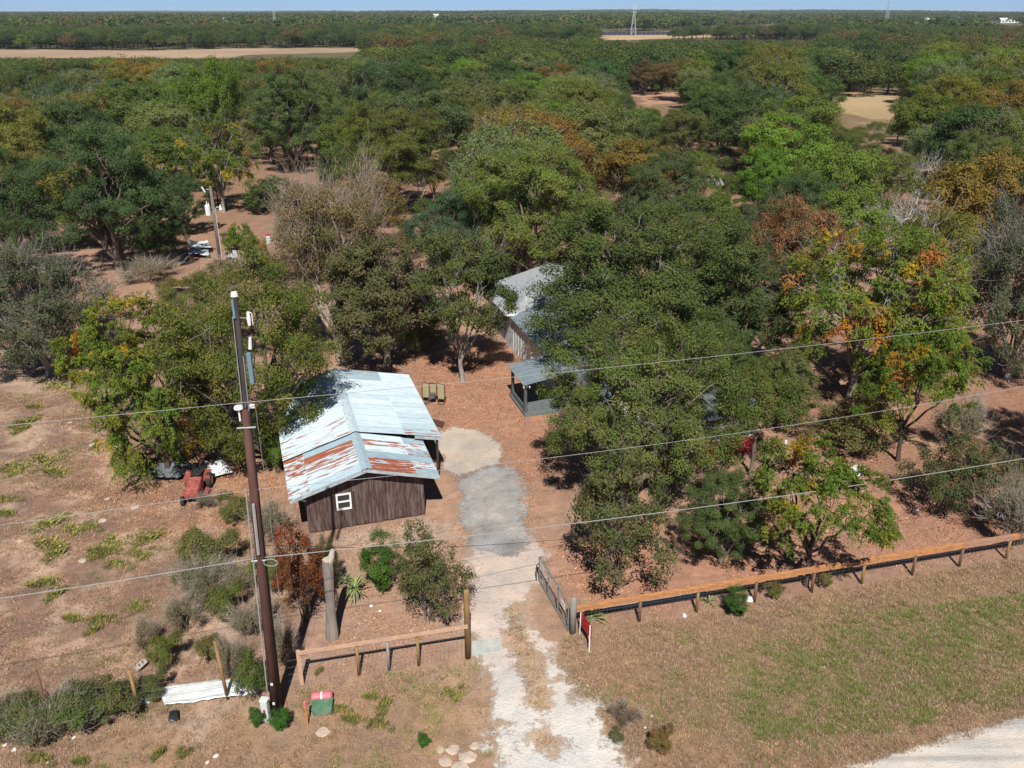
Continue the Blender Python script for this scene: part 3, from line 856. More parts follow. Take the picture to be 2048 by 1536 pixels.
place('oak_c', 'oak_tree', 1030, 640, 520, 34, 'small dark tree in the shade at the house corner', tint=(0.9, 1, 1)) if False else None
place('hack', 'hackberry_tree', 842, 700, 560, 70, 'small green tree between the olive leaved tree and the young tree', tint=(0.9, 0.95, 1))
place('hack', 'hackberry_tree', 420, 720, 540, 110, 'hackberry thicket behind the yellow green chinaberry', tint=(0.95, 0.92, 1))

place('mid_a', 'oak_tree', 1388, 425, 300, 52, 'olive oak just left of the white vehicle', tint=(1.15, 1.15, 0.9))
place('mid_b', 'oak_tree', 1452, 415, 345, 24, 'small dark oak just right of the white vehicle')
place('mid_a', 'oak_tree', 1432, 470, 384, 42, 'round oak in front of the white vehicle', tint=(1.1, 1.2, 0.9))
place('oak_b', 'live_oak_tree', -30, 640, 430, 120, 'dark live oak cut by the left edge above the lichen oak', tint=(0.8, 0.9, 1))
place('bush', 'understory_shrub', 470, 500, 462, 28, 'green thicket right of the far utility pole', 'shrub', (0.9, 1.1, 0.8))
place('bramble', 'dry_weeds', 300, 560, 525, 60, 'dry undergrowth at the foot of the big dark live oak', 'shrub', (0.9, 0.8, 0.75))
place('bramble', 'dry_weeds', 470, 560, 520, 50, 'dry undergrowth below the far utility pole', 'shrub', (1.1, 1.0, 0.9))
place('bush', 'understory_shrub', 560, 560, 500, 46, 'olive undergrowth left of the tan elm', 'shrub', (1.2, 1.05, 0.9))
place('bush', 'understory_shrub', 350, 590, 555, 40, 'olive undergrowth behind the hackberry thicket', 'shrub', (1.2, 1.05, 0.9))
place('oak_c', 'low_oak_tree', 520, 428, 368, 42, 'low oak in the gap between the two red dirt patches', tint=(1.1, 1.1, 0.9))
place('oak_c', 'oak_tree', 372, 470, 345, 58, 'dark oak just left of the far utility pole', tint=(0.9, 0.98, 1.0))
place('hack', 'hackberry_tree', 610, 560, 430, 60, 'yellow green tree below the tan elm', tint=(1.0, 0.95, 1.0))
# shrubs and garden plants
place('bush', 'weed_bush', 395, 1120, 1055, 38, 'olive weed bush at the left end of the weeds by the brown pole', 'shrub', (1.3, 1.2, 0.9))
place('bramble', 'dry_weeds', 465, 1185, 1130, 46, 'tan dry weeds in the middle of the thicket left of the brown pole', 'shrub', (1.2, 1.15, 1.0))
place('bramble', 'dry_weeds', 375, 1260, 1195, 40, 'low dry weeds left of the light green weed bush', 'shrub', (1.1, 1.0, 0.95))
place('bush', 'weed_bush', 540, 1190, 1100, 34, 'green weed bush right behind the brown pole', 'shrub', (1.1, 1.2, 0.8))
place('bramble', 'dry_weeds', 575, 1330, 1260, 34, 'brown brush between the brown pole and the left fence', 'shrub', (0.9, 0.75, 0.7))
place('bush', 'weed_bush', 420, 1320, 1270, 34, 'dull weed bush above the middle of the white sheeting', 'shrub', (1.4, 1.15, 0.9))
place('bramble', 'dry_weeds', 300, 1290, 1250, 32, 'thin dry weeds above the concrete block', 'shrub', (1.2, 1.0, 0.9))
place('bramble', 'dry_weeds', 470, 1350, 1290, 36, 'dry weeds above the right end of the white sheeting', 'shrub', (1.1, 1.0, 0.9))
place('crape', 'crape_myrtle', 862, 1242, 1035, 78, 'bushy crape myrtle inside the left wooden fence', 'shrub', (1.0, 1.0, 1.0))
place('juniper', 'juniper', 762, 1185, 1068, 42, 'bright green juniper bush before the shed', 'shrub')
place('crape', 'red_leaved_shrub', 612, 1240, 1030, 62, 'red leaved shrub between the brown pole and the stump', 'shrub', (1.75, 0.55, 0.6))
place('crape', 'understory_shrub', 655, 1190, 1060, 34, 'dark shrub against the tall stump', 'shrub', (0.8, 0.8, 0.8))
place('bush', 'weed_bush', 430, 1145, 1070, 60, 'grey green weed bush with yellow flowers left of the brown pole', 'shrub', (1.3, 1.2, 1.2))
place('bramble', 'dry_weeds', 400, 1200, 1130, 58, 'pale dry weeds left of the brown pole', 'shrub', (0.85, 0.95, 0.8))
place('bush', 'weed_bush', 455, 1235, 1165, 40, 'light green weed bush before the dry weeds', 'shrub', (1.3, 1.35, 0.9))
place('bramble', 'dry_weeds', 508, 1275, 1210, 52, 'pale dry brush at the foot of the brown pole', 'shrub', (1.0, 0.95, 0.9))
place('bush', 'weed_bush', 475, 1045, 985, 38, 'weedy bush behind the brown pole near the red mower', 'shrub', (1.15, 1.1, 0.9))
place('bramble', 'dry_weeds', 545, 1070, 1010, 42, 'brown brush between the brown pole and the shed', 'shrub')
place('bush', 'fence_brush', 60, 1465, 1402, 75, 'leafy brush on the wire fence at the left edge', 'shrub', (0.9, 0.95, 0.9))
place('bush', 'fence_brush', 150, 1452, 1382, 72, 'leafy brush on the wire fence beside the leftmost post', 'shrub', (0.85, 1.0, 0.85))
place('bush', 'fence_brush', 235, 1428, 1362, 60, 'leafy brush on the wire fence left of the white sheeting', 'shrub', (0.95, 0.95, 0.9))
place('bramble', 'fence_brush', 100, 1478, 1420, 80, 'grey twiggy brush below the left wire fence', 'shrub', (0.75, 0.85, 0.7))
place('bramble', 'fence_brush', 15, 1445, 1400, 50, 'grey twiggy brush at the far left of the fence', 'shrub', (0.75, 0.85, 0.7))
place('bush', 'fence_brush', 310, 1395, 1345, 34, 'small leafy brush behind the white sheeting', 'shrub')
place('bush', 'weed_bush', 335, 1335, 1265, 36, 'yellow green weed bush above the white sheeting', 'shrub', (1.4, 1.35, 0.9))
place('bush', 'weed_bush', 505, 1395, 1305, 40, 'green weed bush just left of the brown pole foot', 'shrub', (0.95, 1.15, 0.8))
place('juniper', 'leafy_weed', 562, 1458, 1420, 24, 'bright green weed at the foot of the brown pole', 'shrub', (0.8, 0.95, 1))
place('juniper', 'leafy_weed', 516, 1455, 1415, 16, 'green weed left of the grey pedestal', 'shrub', (0.9, 0.95, 1))
place('juniper', 'leafy_weed', 848, 1495, 1468, 14, 'lone green weed in the verge left of the drive', 'shrub', (0.8, 0.95, 1))
place('juniper', 'grass_clump', 1470, 1232, 1180, 28, 'dense dark green clump under the orange rail', 'shrub', (0.8, 0.85, 1))
place('bush', 'dry_shrub', 1322, 1500, 1455, 30, 'brown half dead shrub in the right verge', 'shrub', (1.5, 0.95, 0.9))
place('bramble', 'dry_shrub', 1245, 1440, 1415, 36, 'flattened brown weeds right of the drive', 'shrub', (0.8, 0.55, 0.5))
place('bush', 'low_weed', 1232, 1478, 1462, 18, 'flat grey green weed beside the drive', 'shrub', (0.9, 1.0, 1.2))
place('bush', 'weed_bush', 1545, 1195, 1160, 22, 'small weed bush beside the third post right of the gate', 'shrub', (1.3, 1.1, 0.9))
place('bush', 'weed_bush', 1645, 1175, 1140, 20, 'small dry bush right of the chinaberry foot', 'shrub', (1.5, 1.2, 1.0))
place('bush', 'fence_brush', 555, 945, 860, 30, 'green bush against the left wall of the shed', 'shrub', (0.9, 1.3, 0.7))

# green weed clumps scattered over the left field (they all look alike)
for i, (px, py, w) in enumerate([(128, 775, 30), (68, 815, 16), (55, 845, 30), (90, 920, 34), (38, 935, 28), (110, 945, 26), (45, 860, 20), (25, 945, 20), (10, 1000, 24), (8, 1028, 20), (105, 1048, 36), (148, 1060, 24), (185, 1057, 16),
        (98, 1090, 34), (118, 1108, 28), (228, 1085, 26), (225, 1105, 22), (200, 1102, 26), (302, 1078, 32), (282, 1110, 22), (240, 1130, 22), (85, 1168, 30), (115, 1190, 24), (185, 1115, 14), (208, 1240, 22), (142, 1238, 18), (190, 1262, 18), (275, 1215, 18), (85, 1520, 22), (160, 1525, 16), (320, 1510, 16), (365, 1508, 14),
        (680, 1420, 16), (700, 1440, 18), (770, 1415, 24), (905, 1390, 22), (760, 1450, 20), (740, 1395, 14), (640, 1345, 10)]):
    o = link('weed_clump', WEEDS[i % 4], None, G(px, py))
    s_ = w * PJ(G(px, py))[2] / FPX / 0.55
    o.scale = (s_, s_ * 0.9, 0.9)
    o.rotation_euler = (0, 0, (i * 0.37) % 0.6 - 0.3)
    o.color = (1, 1, 1, 1)
    tag(o, 'low yellow green weed clump on the dry ground', 'weed', 'weed clumps on the dry ground')

# ------------------------------------------------------------------ the wood: single trees as far as they can be told apart
CLEAR = [(485, 322, 622, 388), (380, 420, 565, 515), (1275, 186, 1345, 208), (1672, 186, 1790, 236), (1408, 346, 1445, 376), (-50, 92, 730, 113), (1000, 0, 2048, 60)]
SPOTS = []
for o in list(col.objects):
    if o.get('category') == 'tree' and o.parent is None:
        SPOTS.append((o.location.x, o.location.y, 3.5 if o.location.y < 60 else 4.5))
wr = np.random.default_rng(99)
TINTS = {'dark green': (0.74, 0.86, 0.98), 'mid green': (1.05, 1.05, 0.95), 'olive': (1.48, 1.24, 0.95), 'fresh green': (1.25, 1.38, 0.8), 'brown': (1.95, 1.1, 0.95), 'grey green': (1.4, 1.3, 1.6)}
WOODKIT = ['mid_a', 'mid_b', 'mid_c', 'mid_d']
count = 0
cand = []
for _ in range(60000):
    y = math.sqrt(wr.uniform(62 ** 2, 262 ** 2))
    x = wr.uniform(-1, 1) * (0.63 * y + 8)
    cand.append((y, x))
for y, x in cand:
    if count >= 242: break
    hgt = wr.uniform(8.0, 12.5)
    px, py, zc = PJ((x, y, 0))
    if px > 1450 and y > 140: hgt = wr.uniform(11, 15.5)
    if px < 745 and y > 185: hgt = min(12.0, CAMH - (92 + 9 * wr.random()) * y / 2043.0)
    rad = hgt * wr.uniform(0.50, 0.66)
    if any((x - a) ** 2 + (y - b) ** 2 < (0.72 * (rad + c)) ** 2 for a, b, c in SPOTS): continue
    tp = PJ((x, y, hgt))[1]
    rp = rad * FPX / zc
    if px < 620 and py > 520: continue
    if any(px + rp * 0.9 > a and px - rp * 0.9 < c and py > b and tp < d for a, b, c, d in CLEAR[:5]): continue
    if px < 735 and tp < 109 and px > -100: continue
    if px > 1185 and tp < 74: continue
    if 560 < px < 1180 and py > 560: continue
    # colour by where it stands: rust belt in the far middle, fresh green to the right
    p = dict(zip(TINTS, (0.26, 0.26, 0.22, 0.10, 0.06, 0.12)))
    if 720 < px < 1450 and py < 190: p['brown'] += 0.30
    if px > 1500 and py < 260: p['fresh green'] += 0.30; p['brown'] = 0
    ks = list(p)
    w = np.array([p[k] for k in ks])
    tn = ks[wr.choice(len(ks), p=w / w.sum())]
    kd = 'mid_c' if tn == 'grey green' and wr.random() < 0.6 else WOODKIT[wr.integers(0, 4)]
    (wood, crown), h0, R0_ = KIT[kd]
    root = empty('wood_tree', (x, y, 0), wr.uniform(0, 6.28))
    root.scale = (rad / R0_, rad / R0_ * wr.uniform(0.9, 1.1), hgt / h0)
    band = 'in the near wood' if y < 105 else 'in the middle wood' if y < 165 else 'in the far wood'
    where = ('at the left edge' if px < 130 else 'above the left live oaks' if px < 380 else 'above the far utility pole' if px < 560 else 'above the shed' if px < 820
             else 'above the cedar' if px < 1000 else 'above the house' if px < 1200 else 'above the driveway oak' if px < 1400 else 'above the rust red oak' if px < 1620
             else 'above the orange chinaberry' if px < 1800 else 'above the lichen oak' if px < 1950 else 'at the right edge')
    lab = f'{tn} tree {band} {where}'
    tag(root, lab, 'tree', f'{tn} trees {band} {where}')
    link('trunk', wood, root)
    o = link('crown', crown, root)
    tj = wr.uniform(0.9, 1.12, 3)
    o.color = (*(np.array(TINTS[tn]) * tj), 1)
    SPOTS.append((x, y, rad))
    count += 1

# ------------------------------------------------------------------ the far wood, one mass to the horizon
def instancer(name, pts, rot, scl, ind, protos, kind='stuff', label=None, cat=None):
    pc = bpy.data.collections.new(name + '_kinds')
    for i, me_ in enumerate(protos):
        po = bpy.data.objects.new(f'{name}_{i:02d}', me_)
        pc.objects.link(po)
    me_ = bpy.data.meshes.new(name)
    me_.from_pydata([tuple(p) for p in pts], [], [])
    for nm, typ, arr in (('rot', 'FLOAT_VECTOR', rot), ('scl', 'FLOAT_VECTOR', scl)):
        a = me_.attributes.new(nm, typ, 'POINT')
        a.data.foreach_set('vector', np.asarray(arr, np.float32).ravel())
    a = me_.attributes.new('ind', 'INT', 'POINT')
    a.data.foreach_set('value', np.asarray(ind, np.int32))
    o = link(name, me_)
    ng = bpy.data.node_groups.new(name, 'GeometryNodeTree')
    ng.interface.new_socket('Geometry', in_out='INPUT', socket_type='NodeSocketGeometry')
    ng.interface.new_socket('Geometry', in_out='OUTPUT', socket_type='NodeSocketGeometry')
    N = ng.nodes
    gi, go = N.new('NodeGroupInput'), N.new('NodeGroupOutput')
    ci = N.new('GeometryNodeCollectionInfo')
    ci.inputs['Collection'].default_value = pc
    ci.inputs['Separate Children'].default_value = True
    ci.inputs['Reset Children'].default_value = True
    ip = N.new('GeometryNodeInstanceOnPoints')
    ip.inputs['Pick Instance'].default_value = True
    def at(nm, typ):
        q = N.new('GeometryNodeInputNamedAttribute')
        q.data_type = typ
        q.inputs['Name'].default_value = nm
        return q.outputs[0]
    L = ng.links
    L.new(gi.outputs[0], ip.inputs['Points'])
    L.new(ci.outputs[0], ip.inputs['Instance'])
    L.new(at('ind', 'INT'), ip.inputs['Instance Index'])
    L.new(at('rot', 'FLOAT_VECTOR'), ip.inputs['Rotation'])
    L.new(at('scl', 'FLOAT_VECTOR'), ip.inputs['Scale'])
    L.new(ip.outputs[0], go.inputs[0])
    md = o.modifiers.new('scatter', 'NODES')
    md.node_group = ng
    tag(o, label, cat, None, kind)
    return o

def far_tree(name, seed, pal, n, leaf, h=11.0, R=5.5):
    r = np.random.default_rng(seed)
    nc = 34
    d = unit(r, nc)
    d[:, 2] = np.abs(d[:, 2]) * 1.1 - 0.35
    C = d * np.array([R, R, h * 0.42]) * r.uniform(0.55, 0.85, (nc, 1)) + np.array([0, 0, h * 0.52])
    ci = r.integers(0, nc, n)
    q = unit(r, n)
    P = C[ci] + q * (r.random(n) ** 0.4)[:, None] * np.array([1.7, 1.7, 1.2])
    N = q * 0.6 + np.array([0, 0, 0.6]) + unit(r, n) * 0.6
    N /= np.linalg.norm(N, axis=1, keepdims=True)
    V = leaf_quads(P, N, r, leaf, leaf * 0.8)
    c = np.array(pal)[r.integers(0, len(pal), nc)] * r.uniform(0.88, 1.12, (nc, 1))
    c = c[ci] * r.uniform(0.85, 1.15, (n, 1))
    tv = np.array([(-0.25, 0, 0), (0.25, 0, 0), (0.12, 0, h * 0.5), (-0.12, 0, h * 0.5), (0, -0.25, 0), (0, 0.25, 0), (0, 0.12, h * 0.5), (0, -0.12, h * 0.5)])
    V = np.concatenate([V, tv])
    c = np.concatenate([c, np.full((2, 3), 0.11)])
    return np_mesh(name, V, np.arange(4 * n + 8).reshape(-1, 4), [M_LEAF], facecol=c)
FARPAL = [((0.100, 0.138, 0.044), (0.115, 0.150, 0.048)), ((0.078, 0.115, 0.045), (0.088, 0.125, 0.048)), ((0.140, 0.155, 0.048), (0.13, 0.15, 0.047)),
          ((0.18, 0.135, 0.065), (0.16, 0.13, 0.06)), ((0.13, 0.185, 0.040), (0.145, 0.19, 0.043))]
FIELDS = [gp([(-60, 99), (300, 101), (480, 97), (720, 96), (745, 103), (500, 110), (480, 117), (-60, 117)]),
          gp([(1185, 66), (1390, 60), (1600, 48), (1650, 53), (1560, 72), (1400, 78), (1205, 86)])]
def far_points(d0, d1, dens, seed):
    r = np.random.default_rng(seed)
    n = int((d1 ** 2 - d0 ** 2) / 2 * 1.30 * dens)
    d = np.sqrt(r.uniform(d0 ** 2, d1 ** 2, n))
    a = r.uniform(-0.65, 0.65, n)
    x, y = d * np.sin(a), d * np.cos(a)
    ok = np.ones(n, bool)
    for f in FIELDS: ok &= poly_sd(x, y, f) < -2
    # open strips and meadows here and there
    ok &= (fbm(x / 260, y / 260, 61, 3) > 0.36) | (d < 500)
    px = 1024 + FPX * x / (y * CP + (CAMH) * SP)
    # land in front of the left field lies open behind the tall trees
    top = 768 - FPX * (y * SP - 12 * CP) / (y * CP + 12 * SP)
    for bx, bw, by_ in ((1825, 26, 48), (1745, 36, 42), (2012, 44, 45), (1895, 44, 44), (872, 14, 38), (450, 12, 45), (310, 12, 50), (1266, 16, 72), (551, 12, 58)):
        bd = G(bx, by_)[1]
        ok &= ~((np.abs(px - bx) < bw) & (d > bd * 0.55) & (d < bd + 40))
    ok &= ~((px < 735) & (d < 560) & (d > 390) & (r.random(n) < 0.985))
    return x[ok], y[ok], r
def far_mass(name, d0, d1, dens, seed, protos, s0, label):
    x, y, r = far_points(d0, d1, dens, seed)
    if d0 < 300:
        ok = np.array([min((a - p) ** 2 + (b - q) ** 2 for p, q, _ in SPOTS) > 36 for a, b in zip(x, y)])
        x, y = x[ok], y[ok]
    n = len(x)
    k = fbm(x / 120, y / 120, 77, 2)
    w = r.random(n)
    ind = np.where(w < 0.42, 0, np.where(w < 0.72, 1, np.where(w < 0.86, 2, np.where(w < 0.93, 3, 4))))
    ind = np.where((k > 0.62) & (r.random(n) < 0.3), 3, ind)
    ind = np.where((k < 0.36) & (r.random(n) < 0.5), 1, ind)
    ind = ind * 2 + r.integers(0, 2, n)
    s = s0 * r.uniform(0.7, 1.2, n)
    px = 1024 + FPX * x / (y * CP + CAMH * SP)
    cap = np.full(n, 9.0)
    cap = np.where((px < 735) & (y < 560), np.clip((CAMH - 94 * y / 2043.0) / 10.0, 0.05, 9), cap)
    cap = np.where((px > 1185) & (px < 1645) & (y < 740), np.clip((CAMH - 57 * y / 2043.0) / 10.5, 0.05, 9), cap)
    s = np.minimum(s, cap)
    scl = np.c_[s * r.uniform(0.9, 1.2, n), s * r.uniform(0.9, 1.2, n), s * r.uniform(0.8, 1.1, n)]
    rot = np.c_[np.zeros(n), np.zeros(n), r.uniform(0, 6.28, n)]
    instancer(name, np.c_[x, y, terrain(x, y)], rot, scl, ind, protos, 'stuff', label, 'trees')
near_p = [far_tree(f'far_tree_{i}', 200 + i, FARPAL[i // 2], 2200, 0.42) for i in range(10)]
far_p = [far_tree(f'horizon_tree_{i}', 300 + i, FARPAL[i // 2], 260, 1.5, 10.0, 7.0) for i in range(10)]
fill_p = [far_tree(f'wood_fill_{i}', 250 + i, FARPAL[i // 2], 5000, 0.26, 9.0, 5.2) for i in range(10)]
def wood_fill():
    r = np.random.default_rng(17)
    out = []
    grid = {}
    for _ in range(26000):
        y = math.sqrt(r.uniform(66 ** 2, 300 ** 2))
        x = r.uniform(-1, 1) * (0.63 * y + 8)
        s = r.uniform(0.22, 0.50)
        px, py, zc = PJ((x, y, 0))
        if px < 745 and y > 215: s = max(0.12, (CAMH - (92 + 7 * r.random()) * y / 2043.0) / 8.6)
        tp = PJ((x, y, 9.0 * s))[1]
        rp = 5.2 * s * FPX / zc
        if px < 620 and py > 500: continue
        if 560 < px < 1180 and py > 575: continue
        if py > 600 and px < 1500: continue
        if any(px + rp * 0.9 > a and px - rp * 0.9 < c and py > b and tp < d for a, b, c, d in CLEAR[:5]): continue
        if px < 735 and tp < 103: continue
        if any((x - a) ** 2 + (y - b) ** 2 < (0.62 * c + 1.2) ** 2 for a, b, c in SPOTS if abs(b - y) < 8): continue
        key = (int(x // 4), int(y // 4))
        if any((x - u) ** 2 + (y - v) ** 2 < 12 for i in (-1, 0, 1) for j in (-1, 0, 1) for u, v in grid.get((key[0] + i, key[1] + j), ())): continue
        grid.setdefault(key, []).append((x, y))
        out.append((x, y, s))
        if len(out) >= 1500: break
    o = np.array(out)
    n = len(o)
    w = r.random(n)
    ind = np.where(w < 0.40, 0, np.where(w < 0.66, 1, np.where(w < 0.84, 2, np.where(w < 0.92, 3, 4)))) * 2 + r.integers(0, 2, n)
    print('fill', n)
    instancer('woodland_mass', np.c_[o[:, 0], o[:, 1], np.zeros(n)], np.c_[np.zeros(n), np.zeros(n), r.uniform(0, 6.28, n)], np.c_[o[:, 2], o[:, 2], o[:, 2] * r.uniform(0.8, 1.15, n)], ind, fill_p, 'stuff', 'smaller trees and undergrowth closing the wood between the single trees', 'trees')
wood_fill()
far_mass('distant_wood', 270, 900, 1 / 55, 5, near_p, 1.1, 'wood stretching away beyond the trees one can tell apart')
far_mass('horizon_wood', 900, 6500, 1 / 240, 6, far_p, 1.5, 'dark band of woodland along the horizon')

# ------------------------------------------------------------------ materials of built things
def m_tin():
    t = NT('corrugated_tin')
    co = t.coord('Object', (1.0, 1.0, 1.0))
    oi = t.n('ObjectInfo')
    off = t.n('VectorMath', operation='SCALE')
    off.inputs[0].default_value = (37.0, 91.0, 13.0)
    t.l(oi.outputs['Random'], off.inputs['Scale'])
    ad = t.n('VectorMath', operation='ADD')
    t.l(co, ad.inputs[0])
    t.l(off.outputs[0], ad.inputs[1])
    mp = t.n('Mapping')
    mp.inputs['Scale'].default_value = (4.5, 1.6, 1)
    t.l(ad.outputs[0], mp.inputs['Vector'])
    mp2 = t.n('Mapping')
    mp2.inputs['Scale'].default_value = (9.0, 2.2, 1)
    t.l(ad.outputs[0], mp2.inputs['Vector'])
    sp = t.n('SeparateColor')
    t.l(oi.outputs['Color'], sp.inputs[0])
    n = t.noise(mp.outputs[0], 1.3, 6.0, 0.62)
    n2 = t.noise(mp2.outputs[0], 1.6, 5.0, 0.6)
    zinc = t.mix(t.ramp(n2, [(0.35, 0.0), (0.65, 1.0)]), (0.40, 0.535, 0.60), (0.64, 0.71, 0.74))
    blue = t.mix(t.ramp(n2, [(0.3, 0.0), (0.7, 1.0)]), (0.19, 0.29, 0.34), (0.33, 0.44, 0.49))
    base = t.mix(sp.outputs[1], zinc, blue)
    th = t.math('SUBTRACT', 0.82, t.math('MULTIPLY', sp.outputs[0], 0.52))
    dv = t.math('MULTIPLY', t.math('SUBTRACT', n, th), 16.0)
    dv = t.math('MINIMUM', t.math('MAXIMUM', dv, 0.0), 1.0)
    rust = t.mix(t.ramp(n2, [(0.3, 0.0), (0.7, 1.0)]), (0.20, 0.055, 0.030), (0.36, 0.12, 0.065))
    c = t.mix(dv, base, rust)
    t.l(c, t.b.inputs['Base Color'])
    t.b.inputs['Roughness'].default_value = 0.5
    t.b.inputs['Specular IOR Level'].default_value = 0.45
    return t.m
M_TIN = m_tin()
M_PLANK = m_plain('weathered_plank', (0.085, 0.052, 0.046), 0.85, 0.6, 9.0, (3, 3, 0.3), 0.2, bump=0.5, dirt=(0.19, 0.15, 0.14))
M_WHITE = m_plain('white_paint', (0.74, 0.74, 0.71), 0.5, 0.06, 3.0)
M_GLASS = m_plain('dark_glass', (0.03, 0.035, 0.04), 0.12, 0.2, 2.0, spec=0.6, bump=0)
M_FASCIA = m_plain('grey_fascia', (0.36, 0.40, 0.42), 0.6, 0.3, 4.0, (1, 1, 1))
M_DARKIN = m_plain('dark_timber', (0.05, 0.04, 0.036), 0.9, 0.3, 5.0)
M_SHINGLE = m_plain('grey_roofing', (0.30, 0.315, 0.335), 0.8, 0.10, 9.0, (1, 1, 1), 0.25, bump=0.3)
M_METALROOF = m_plain('pale_metal_roof', (0.20, 0.245, 0.275), 0.45, 0.12, 3.0, spec=0.5)
M_SIDING = m_plain('grey_siding', (0.70, 0.72, 0.69), 0.7, 0.08, 3.0)
M_SLATE = m_plain('slate_paint', (0.13, 0.15, 0.155), 0.7, 0.2, 4.0)
M_CHAR = m_plain('charcoal_paint', (0.085, 0.095, 0.10), 0.6, 0.2, 4.0)
M_RED = m_plain('barn_red_paint', (0.40, 0.025, 0.045), 0.55, 0.12, 3.0)
M_SIGNRED = m_plain('sign_red', (0.52, 0.015, 0.04), 0.4, 0.06, 2.0)
M_NEWWOOD = m_plain('new_pine', (0.52, 0.33, 0.22), 0.75, 0.22, 4.0, (0.6, 4, 4), bump=0.4, dirt=(0.42, 0.28, 0.20))
M_STAIN = m_plain('orange_stained_pine', (0.46, 0.21, 0.085), 0.75, 0.35, 5.0, (0.6, 4, 4), bump=0.4, dirt=(0.33, 0.17, 0.09))
M_DULLRAIL = m_plain('dull_brown_rail', (0.36, 0.20, 0.13), 0.75, 0.25, 4.0, (0.6, 4, 4), bump=0.3)
M_POST = m_plain('treated_post', (0.27, 0.165, 0.065), 0.8, 0.3, 6.0, (1, 1, 0.3))
M_POSTDARK = m_plain('brown_post', (0.17, 0.095, 0.06), 0.85, 0.3, 6.0, (1, 1, 0.3))
M_POSTGREY = m_plain('grey_post', (0.27, 0.26, 0.23), 0.85, 0.25, 6.0, (1, 1, 0.3))
M_STEEL = m_plain('gate_steel', (0.23, 0.25, 0.25), 0.5, 0.2, 5.0, spec=0.5, metal=0.3)
M_WIRE = m_plain('fence_wire', (0.20, 0.19, 0.18), 0.6, 0.2, 5.0)
M_CABLE = m_plain('cable_grey', (0.30, 0.30, 0.30), 0.55, 0.08, 1.0, bump=0)
M_CABLEDARK = m_plain('cable_black', (0.03, 0.03, 0.03), 0.6, 0.1, 1.0, bump=0)
M_POLE = m_plain('creosote_pole', (0.095, 0.042, 0.032), 0.8, 0.35, 5.0, (1.5, 1.5, 0.2), bump=0.5, dirt=(0.05, 0.026, 0.022))
M_POLEBLACK = m_plain('black_pole', (0.035, 0.03, 0.028), 0.8, 0.4, 5.0, (1.5, 1.5, 0.2), bump=0.5)
M_POLEOLD = m_plain('old_pole', (0.16, 0.13, 0.115), 0.85, 0.35, 5.0, (1.5, 1.5, 0.2), bump=0.5)
M_PORC = m_plain('porcelain', (0.72, 0.73, 0.70), 0.3, 0.05, 2.0, bump=0)
M_BLUEBOX = m_plain('blue_grey_case', (0.13, 0.22, 0.28), 0.5, 0.1, 2.0)
M_PALEGREY = m_plain('pale_grey_case', (0.56, 0.61, 0.58), 0.5, 0.08, 3.0)
M_GREENBOX = m_plain('green_case', (0.085, 0.20, 0.12), 0.6, 0.25, 3.0, dirt=(0.26, 0.27, 0.20))
M_PINK = m_plain('faded_red_plastic', (0.60, 0.16, 0.19), 0.55, 0.12, 4.0)
M_ORANGE = m_plain('orange_marker', (0.55, 0.22, 0.05), 0.6, 0.15, 4.0)
M_CONC = m_plain('concrete', (0.45, 0.42, 0.37), 0.9, 0.18, 6.0)
M_SLAB = m_plain('slab_concrete', (0.42, 0.43, 0.40), 0.9, 0.15, 3.0)
M_SHEETMETAL = m_plain('white_sheet_metal', (0.66, 0.68, 0.68), 0.45, 0.12, 2.0, spec=0.5)
M_SCRAP = m_plain('scrap_metal', (0.45, 0.47, 0.48), 0.5, 0.35, 3.0, spec=0.5)
M_TARP = m_plain('grey_tarp', (0.13, 0.145, 0.155), 0.6, 0.4, 2.0)
M_BLUETARP = m_plain('blue_grey_tarp', (0.30, 0.40, 0.42), 0.6, 0.3, 3.0)
M_MOWER = m_plain('faded_mower_red', (0.30, 0.085, 0.07), 0.6, 0.5, 5.0, dirt=(0.20, 0.03, 0.028))
M_RUBBER = m_plain('rubber', (0.03, 0.03, 0.03), 0.8, 0.2, 4.0)
M_TAN = m_plain('tan_pad', (0.34, 0.31, 0.17), 0.7, 0.1, 4.0)
M_BLACKFRAME = m_plain('black_frame', (0.035, 0.03, 0.022), 0.5, 0.2, 4.0)
M_BROWNBOARD = m_plain('dark_brown_board', (0.085, 0.045, 0.035), 0.6, 0.2, 3.0)
M_STUMP = m_plain('grey_stump', (0.20, 0.175, 0.16), 0.9, 0.3, 5.0, (1.5, 1.5, 0.25), bump=0.7, dirt=(0.27, 0.225, 0.16))
M_CUT = m_plain('pale_broken_wood', (0.50, 0.42, 0.35), 0.9, 0.2, 5.0)
M_ROCK = m_plain('limestone', (0.48, 0.38, 0.30), 0.9, 0.2, 4.0, bump=0.5)
M_CARWHITE = m_plain('white_car_paint', (0.75, 0.76, 0.77), 0.25, 0.03, 2.0, spec=0.6, bump=0)
M_BAG = m_plain('black_plastic', (0.02, 0.025, 0.025), 0.35, 0.3, 4.0, spec=0.5)
M_PAPER = m_plain('paper', (0.74, 0.72, 0.69), 0.8, 0.08, 4.0)
M_YUCCA = m_plain('yucca_leaf', (0.22, 0.27, 0.10), 0.6, 0.3, 3.0)
M_GREYSTRIP = m_plain('fallen_grey_sheet', (0.40, 0.39, 0.37), 0.7, 0.25, 3.0)
M_PINKBRICK = m_plain('tan_brick', (0.46, 0.31, 0.25), 0.8, 0.1, 1.0)
M_BLACKPANEL = m_plain('dark_panel', (0.045, 0.05, 0.075), 0.4, 0.2, 1.0)
M_TOWER = m_plain('galvanised_tower', (0.50, 0.52, 0.53), 0.5, 0.1, 1.0)

